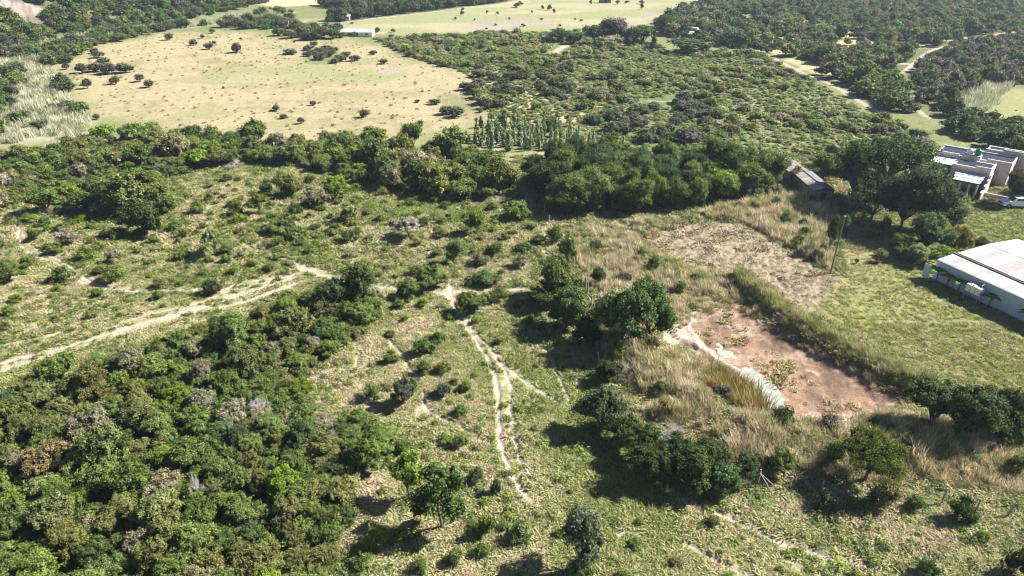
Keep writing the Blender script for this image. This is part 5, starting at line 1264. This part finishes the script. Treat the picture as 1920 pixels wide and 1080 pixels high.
bushes('forest_strip', 'dark strip of forest above the far pasture', [('forest_strip', 3.6)], 'far', 3, 6.5, .7, 1.0, ['deep', 'dark', 'acacia'], [50, 25, 25])
hb = PP([(-800, 240), (-120, 128), (0, 98), (110, 76), (250, 52), (380, 32), (480, 14), (540, -10), (570, -40)]); hb = np.concatenate([hb, [(hb[-1][0] - 10, 640), (-600, 640), (-700, 300)]])
bushes('hill_forest', 'bushy forest on the hillside at the top left', [(hb, 3.5)], 'far', 3, 6.5, .5, .85, ['deep', 'green', 'olive', 'acacia'], [36, 28, 18, 18], lambda x, y: ((look(x, y)[3][:, 2] < .35) | (R.random(len(x)) < .15)) & (fbm(x, y, 15, 3, 44) < .72))
fl = PP([(100, 88), (180, 66), (330, 50), (420, 42), (560, 35), (600, 50), (700, 66), (640, 74), (560, 76), (500, 62), (420, 52), (300, 60), (170, 90), (130, 118), (95, 125)])
bushes('field_hedge', 'dark bushes lining the far side of the dry field', [(fl, 3.8)], 'acacia', 3, 6.5, .4, .65, ['acacia', 'deep', 'green'], [40, 35, 25], lambda x, y: (fbm(x, y, 12, 3, 45) < .57) & (mask(x, y, Z['far_field'], .1) < .5))
bushes('reed_edge_bushes', 'dark bushes scattered through the reeds on the left', [('reeds_left', 4.5)], 'acacia', 2.5, 6, .45, .75, ['deep', 'acacia', 'green'], [40, 30, 30], lambda x, y: (fbm(x, y, 18, 3, 46) > .53) | (mask(x, y, Z['river_left'], 2) > .5))
bushes('undergrowth', 'leafy undergrowth filling the gaps of the near thicket', [('thicket_near', 1.3)], 'shrub', .9, 2.2, .4, .8, ['green', 'olive', 'grey', 'bright', 'deep'], [38, 32, 8, 8, 14])
bushes('band_undergrowth', 'leafy undergrowth along the thicket band', [('thicket_mid', 1.9)], 'shrub', 1.2, 2.8, .4, .8, ['green', 'olive', 'pale', 'deep'], [38, 36, 12, 14])
bushes('dark_undergrowth', 'dark undergrowth below the tall central thicket', [('thicket_dark', 1.7)], 'shrub', 1.6, 3.4, .6, 1.2, ['deep', 'green', 'dark'], [50, 25, 25])
# grasses
TU = proto_collection('tuft', [make_tuft('tuft%d' % i, 900 + i) for i in range(5)])
TALL = proto_collection('straw', [make_tuft('straw%d' % i, 920 + i, n=80, h=.95, w=.014, spread=.42, lean=.6) for i in range(4)])
REED = proto_collection('reed', [make_tuft('reed%d' % i, 940 + i, n=40, h=2.0, w=.05, spread=1.1, lean=.5) for i in range(3)])
FORB = proto_collection('forb', [make_forb('forb%d' % i, 960 + i) for i in range(5)])
def rnd_pts(n, y0, y1, m=1.1):
    y = np.sqrt(R.random(n) * (y1 ** 2 - y0 ** 2) + y0 ** 2); x = (R.random(n) * 2 - 1) * (.66 * y + 15) * m
    return x, y
x, y = rnd_pts(100000, 26, 128); xb, yb = rnd_pts(45000, 26, 66); x = np.concatenate([x, xb]); y = np.concatenate([y, yb]); col, z, rg, ex = look(x, y)
k = (ex[:, 3] < .5) & (ex[:, 0] < .12) & np.isin(rg, (0, 5, 6)) & (R.random(len(x)) < np.where(rg == 6, .14, np.where(rg == 5, .75, 1.0)))
x, y, z, col, rg = x[k], y[k], z[k], col[k], rg[k]; n = len(x)
gt = 1.22 * col * (1 + R.uniform(-.22, .24, (n, 1))) * (1 + R.uniform(-.08, .08, (n, 3)))
mix = (R.random(n) < .3)[:, None]; gt = np.where(mix, gt * .6 + np.array((.19, .23, .06)) * .4, gt)
s = R.uniform(.6, 1.5, n) * np.where(rg == 5, .62, 1.0) * np.where(y > 85, 1.4, 1.0)
scatter('grass', 'short green and straw grass covering the open ground', 'grass', x, y, z, np.stack([s * 1.15, s * 1.15, s * R.uniform(.5, 1.05, n)], 1), gt, 5, TU)
x, y = rnd_pts(46000, 26, 128); col, z, rg, ex = look(x, y)
k = (ex[:, 0] < .1) & (rg == 0) & (fbm(x, y, 5, 3, 50) + R.uniform(-.12, .12, len(x)) > .5); x, y, z = x[k], y[k], z[k]; n = len(x)
s = R.uniform(.6, 1.45, n) ** 2 * np.where(y > 85, 1.3, 1)
scatter('weeds', 'small leafy weeds spread through the grass', 'weeds', x, y, z, np.stack([s, s, s * R.uniform(.5, .9, n)], 1), tints(n, ['green', 'bright', 'olive', 'pale', 'deep'], [34, 16, 24, 16, 10]), 5, FORB)
def tallgrass(name, label, zs, sp, coll, nm, s0, s1, names_t, keep=None, cat='grass'):
    X = []; Y = []
    for zz in zs:
        a, b = jgrid(Z[zz] if isinstance(zz, str) else zz, sp); X.append(a); Y.append(b)
    x = np.concatenate(X); y = np.concatenate(Y); k = seen(x, y, 1.2); x, y = x[k], y[k]
    col, z, rg, ex = look(x, y); k = (ex[:, 0] < .3)
    if keep is not None: k &= keep(x, y, ex)
    x, y, z = x[k], y[k], z[k]; n = len(x)
    t = 1.18 * np.array(names_t)[R.integers(0, len(names_t), n)] * (1 + R.uniform(-.2, .25, (n, 1)))
    s = R.uniform(s0, s1, n) * (.35 + 1.3 * fbm(x, y, 2.2, 2, 52))
    scatter(name, label, cat, x, y, z, np.stack([s, s, s * R.uniform(.7, 1.1, n)], 1), t, nm, coll)
STRAW = [(.50, .42, .29), (.43, .365, .24), (.54, .46, .34), (.34, .32, .17), (.46, .375, .26), (.26, .27, .12)]
tallgrass('straw_grass', 'tall straw-coloured grass on the banks round the pond', ['bank_grass'], .62, TALL, 4, .6, 1.15, STRAW, lambda x, y, e: (e[:, 1] < .4) & (fbm(x, y, 4, 3, 53) < .68))
tallgrass('strip_grass', 'tall straw grass between the ploughed plot and the shed', ['scrub_strip'], .6, TALL, 4, .8, 1.4, STRAW + [(.24, .24, .10)])
ridge_poly = np.concatenate([ridge_line + np.array((.9, 1.0)), (ridge_line - np.array((.9, 1.1)))[::-1]])
tallgrass('ridge_grass', 'long row of tall yellow-green grass on the ridge above the pond', [ridge_poly], .36, TALL, 4, .40, 1.15, [(.25, .27, .09), (.32, .31, .14), (.17, .20, .065), (.38, .34, .19)])
tallgrass('seep_grass', 'strip of fresh green grass along the ploughed plot', ['green_seep'], .5, TALL, 4, .45, .8, [(.24, .29, .06), (.28, .30, .09)])
cl = PP([(1330, 700), (1350, 690), (1385, 705), (1410, 730), (1432, 762), (1412, 778), (1375, 768), (1340, 735)])
pb = np.concatenate([Z['pond'], Z['pond'][:1]])
tallgrass('edge_grass', 'ragged fringe of grass along the rim of the pond bed', [Z['pond'] + (Z['pond'] - Z['pond'].mean(0)) * .09], .45, TALL, 4, .3, .75, STRAW + [(.24, .25, .10)], lambda x, y, e: (np.abs(ldist(x, y, pb)[0]) < .5 + 1.3 * fbm(x, y, 3, 2, 57)) & (fbm(x, y, 2.0, 3, 58) > .42))
tallgrass('pond_reeds', 'clump of tall olive-brown reeds standing in the pond', [cl], .36, TALL, 4, 1.3, 2.0, [(.20, .19, .055), (.26, .20, .07), (.17, .18, .05), (.30, .21, .09)], cat='reeds')
tallgrass('bed_tufts', 'small tufts of grass growing on the pond bed', [PP([(1390, 570), (1420, 600), (1490, 680), (1600, 720), (1640, 760), (1500, 760), (1450, 700), (1390, 640), (1330, 640), (1300, 610), (1350, 580)])], .8, TU, 5, .8, 1.8, [(.26, .24, .09), (.33, .28, .15)], lambda x, y, e: fbm(x, y, 2.2, 3, 54) > .57)
tallgrass('reed_bed', 'pale reed beds along the river on the left', ['reeds_left'], 1.35, REED, 3, .5, .95, [(.40, .40, .28), (.46, .45, .33), (.33, .34, .21), (.26, .28, .15)], lambda x, y, e: fbm(x, y, 9, 3, 55) > .40, cat='reeds')
tallgrass('stream_reeds', 'pale reeds along the stream behind the farmhouse', ['reeds_right'], 1.3, REED, 3, .7, 1.1, [(.42, .42, .31), (.36, .37, .25)], cat='reeds')
x, y = jgrid(Z['dry_field'], 2.1); k = R.random(len(x)) < .33; x, y = x[k], y[k]; col, z, rg, ex = look(x, y); n = len(x); s = R.uniform(.5, 2.2, n) ** 1.3 * .7
scatter('field_tufts', 'small dark tufts dotted over the dry field', 'grass', x, y, z, np.stack([s, s, s * .8], 1), np.where((R.random(n) < .4)[:, None], np.array((.11, .11, .06)), np.array((.30, .26, .13))) * (1 + R.uniform(-.3, .3, (n, 1))), 5, FORB)

# banana plants against the white shed
def banana(u, v, h, label):
    x, y = shp(u, v); rng = np.random.default_rng(int(u * 10) + 3); e = empty('banana_plant', (x, y, shed.location.z)); tag(e, label, 'banana plant')
    v1, f1 = tube([(0, 0, -.1), (.03, 0, h * .35), (0, .02, h * .6)], [.10, .08, .05], 7); link('stem', npmesh('stem', v1, f1), e, M['bark'])
    for k in range(7):
        a = k * 2.4 + rng.random(); L = h * rng.uniform(.55, .75); w = .30; V = []; Fq = []
        for i in range(7):
            t = i / 6; r = L * t * .75; z = h * .55 + L * (t * .85 - t * t * .75); ww = w * math.sin(math.pi * min(1, .08 + .9 * t)) ** .6
            c = np.array((math.cos(a) * r, math.sin(a) * r, z)); sd = np.array((-math.sin(a), math.cos(a), 0)) * ww
            V += [c - sd + (0, 0, .05), c, c + sd + (0, 0, .05)]
        for i in range(6): Fq += [(i * 3, i * 3 + 1, i * 3 + 4, i * 3 + 3), (i * 3 + 1, i * 3 + 2, i * 3 + 5, i * 3 + 4)]
        o = link('leaf', npmesh('leaf', np.array(V), np.array(Fq), fattr=rng.random(12) * .5 + .3), e, M['leaf']); o['tint'] = [.12, .20, .04]
banana(1.0, -.7, 2.5, 'banana plant at the left corner of the white shed'); banana(2.4, -.6, 2.2, 'second banana plant from the left corner of the white shed'); banana(4.0, -.7, 2.4, 'banana plant just left of the white box tank'); banana(7.9, -.7, 2.2, 'banana plant just right of the white box tank'); banana(12.2, -.7, 2.3, 'banana plant by the shed wall at the right edge')

# ------------------------------------------------------------------ air
hm = bpy.data.materials.new('air'); hm.use_nodes = True; nt = hm.node_tree; nt.nodes.clear()
out = nt.nodes.new('ShaderNodeOutputMaterial'); pv = nt.nodes.new('ShaderNodeVolumePrincipled')
pv.inputs['Color'].default_value = (.70, .83, 1.0, 1); pv.inputs['Density'].default_value = HAZE; pv.inputs['Anisotropy'].default_value = .2
nt.links.new(pv.outputs[0], out.inputs['Volume'])
V, Fq = boxv(-9500, 9500, -4500, 9000, -8, 70)
hz_o = link('haze', npmesh('haze', V, Fq), None, hm); tag(hz_o, 'thin pale haze over the far flats', None, kind='stuff')

# ------------------------------------------------------------------ labels: tell near-twins apart by their order across the picture
same = {}
for o in C.objects:
    if o.parent is None and 'label' in o and 'category' in o and 'kind' not in o: same.setdefault(o['label'], []).append(o)
order = ['leftmost', 'second from the left', 'third from the left', 'fourth from the left', 'fifth from the left', 'sixth from the left', 'seventh from the left', 'eighth from the left', 'ninth from the left', 'tenth from the left', 'eleventh from the left']
for lab, obs in same.items():
    n = len(obs)
    if n < 2 or n > 12 or len(lab.split()) > 12: continue
    obs.sort(key=lambda o: o.location.x / (o.location.y * ct + CAM_H * st))
    for i, o in enumerate(obs): o['label'] = lab + ', ' + ('rightmost' if i == n - 1 else order[i])
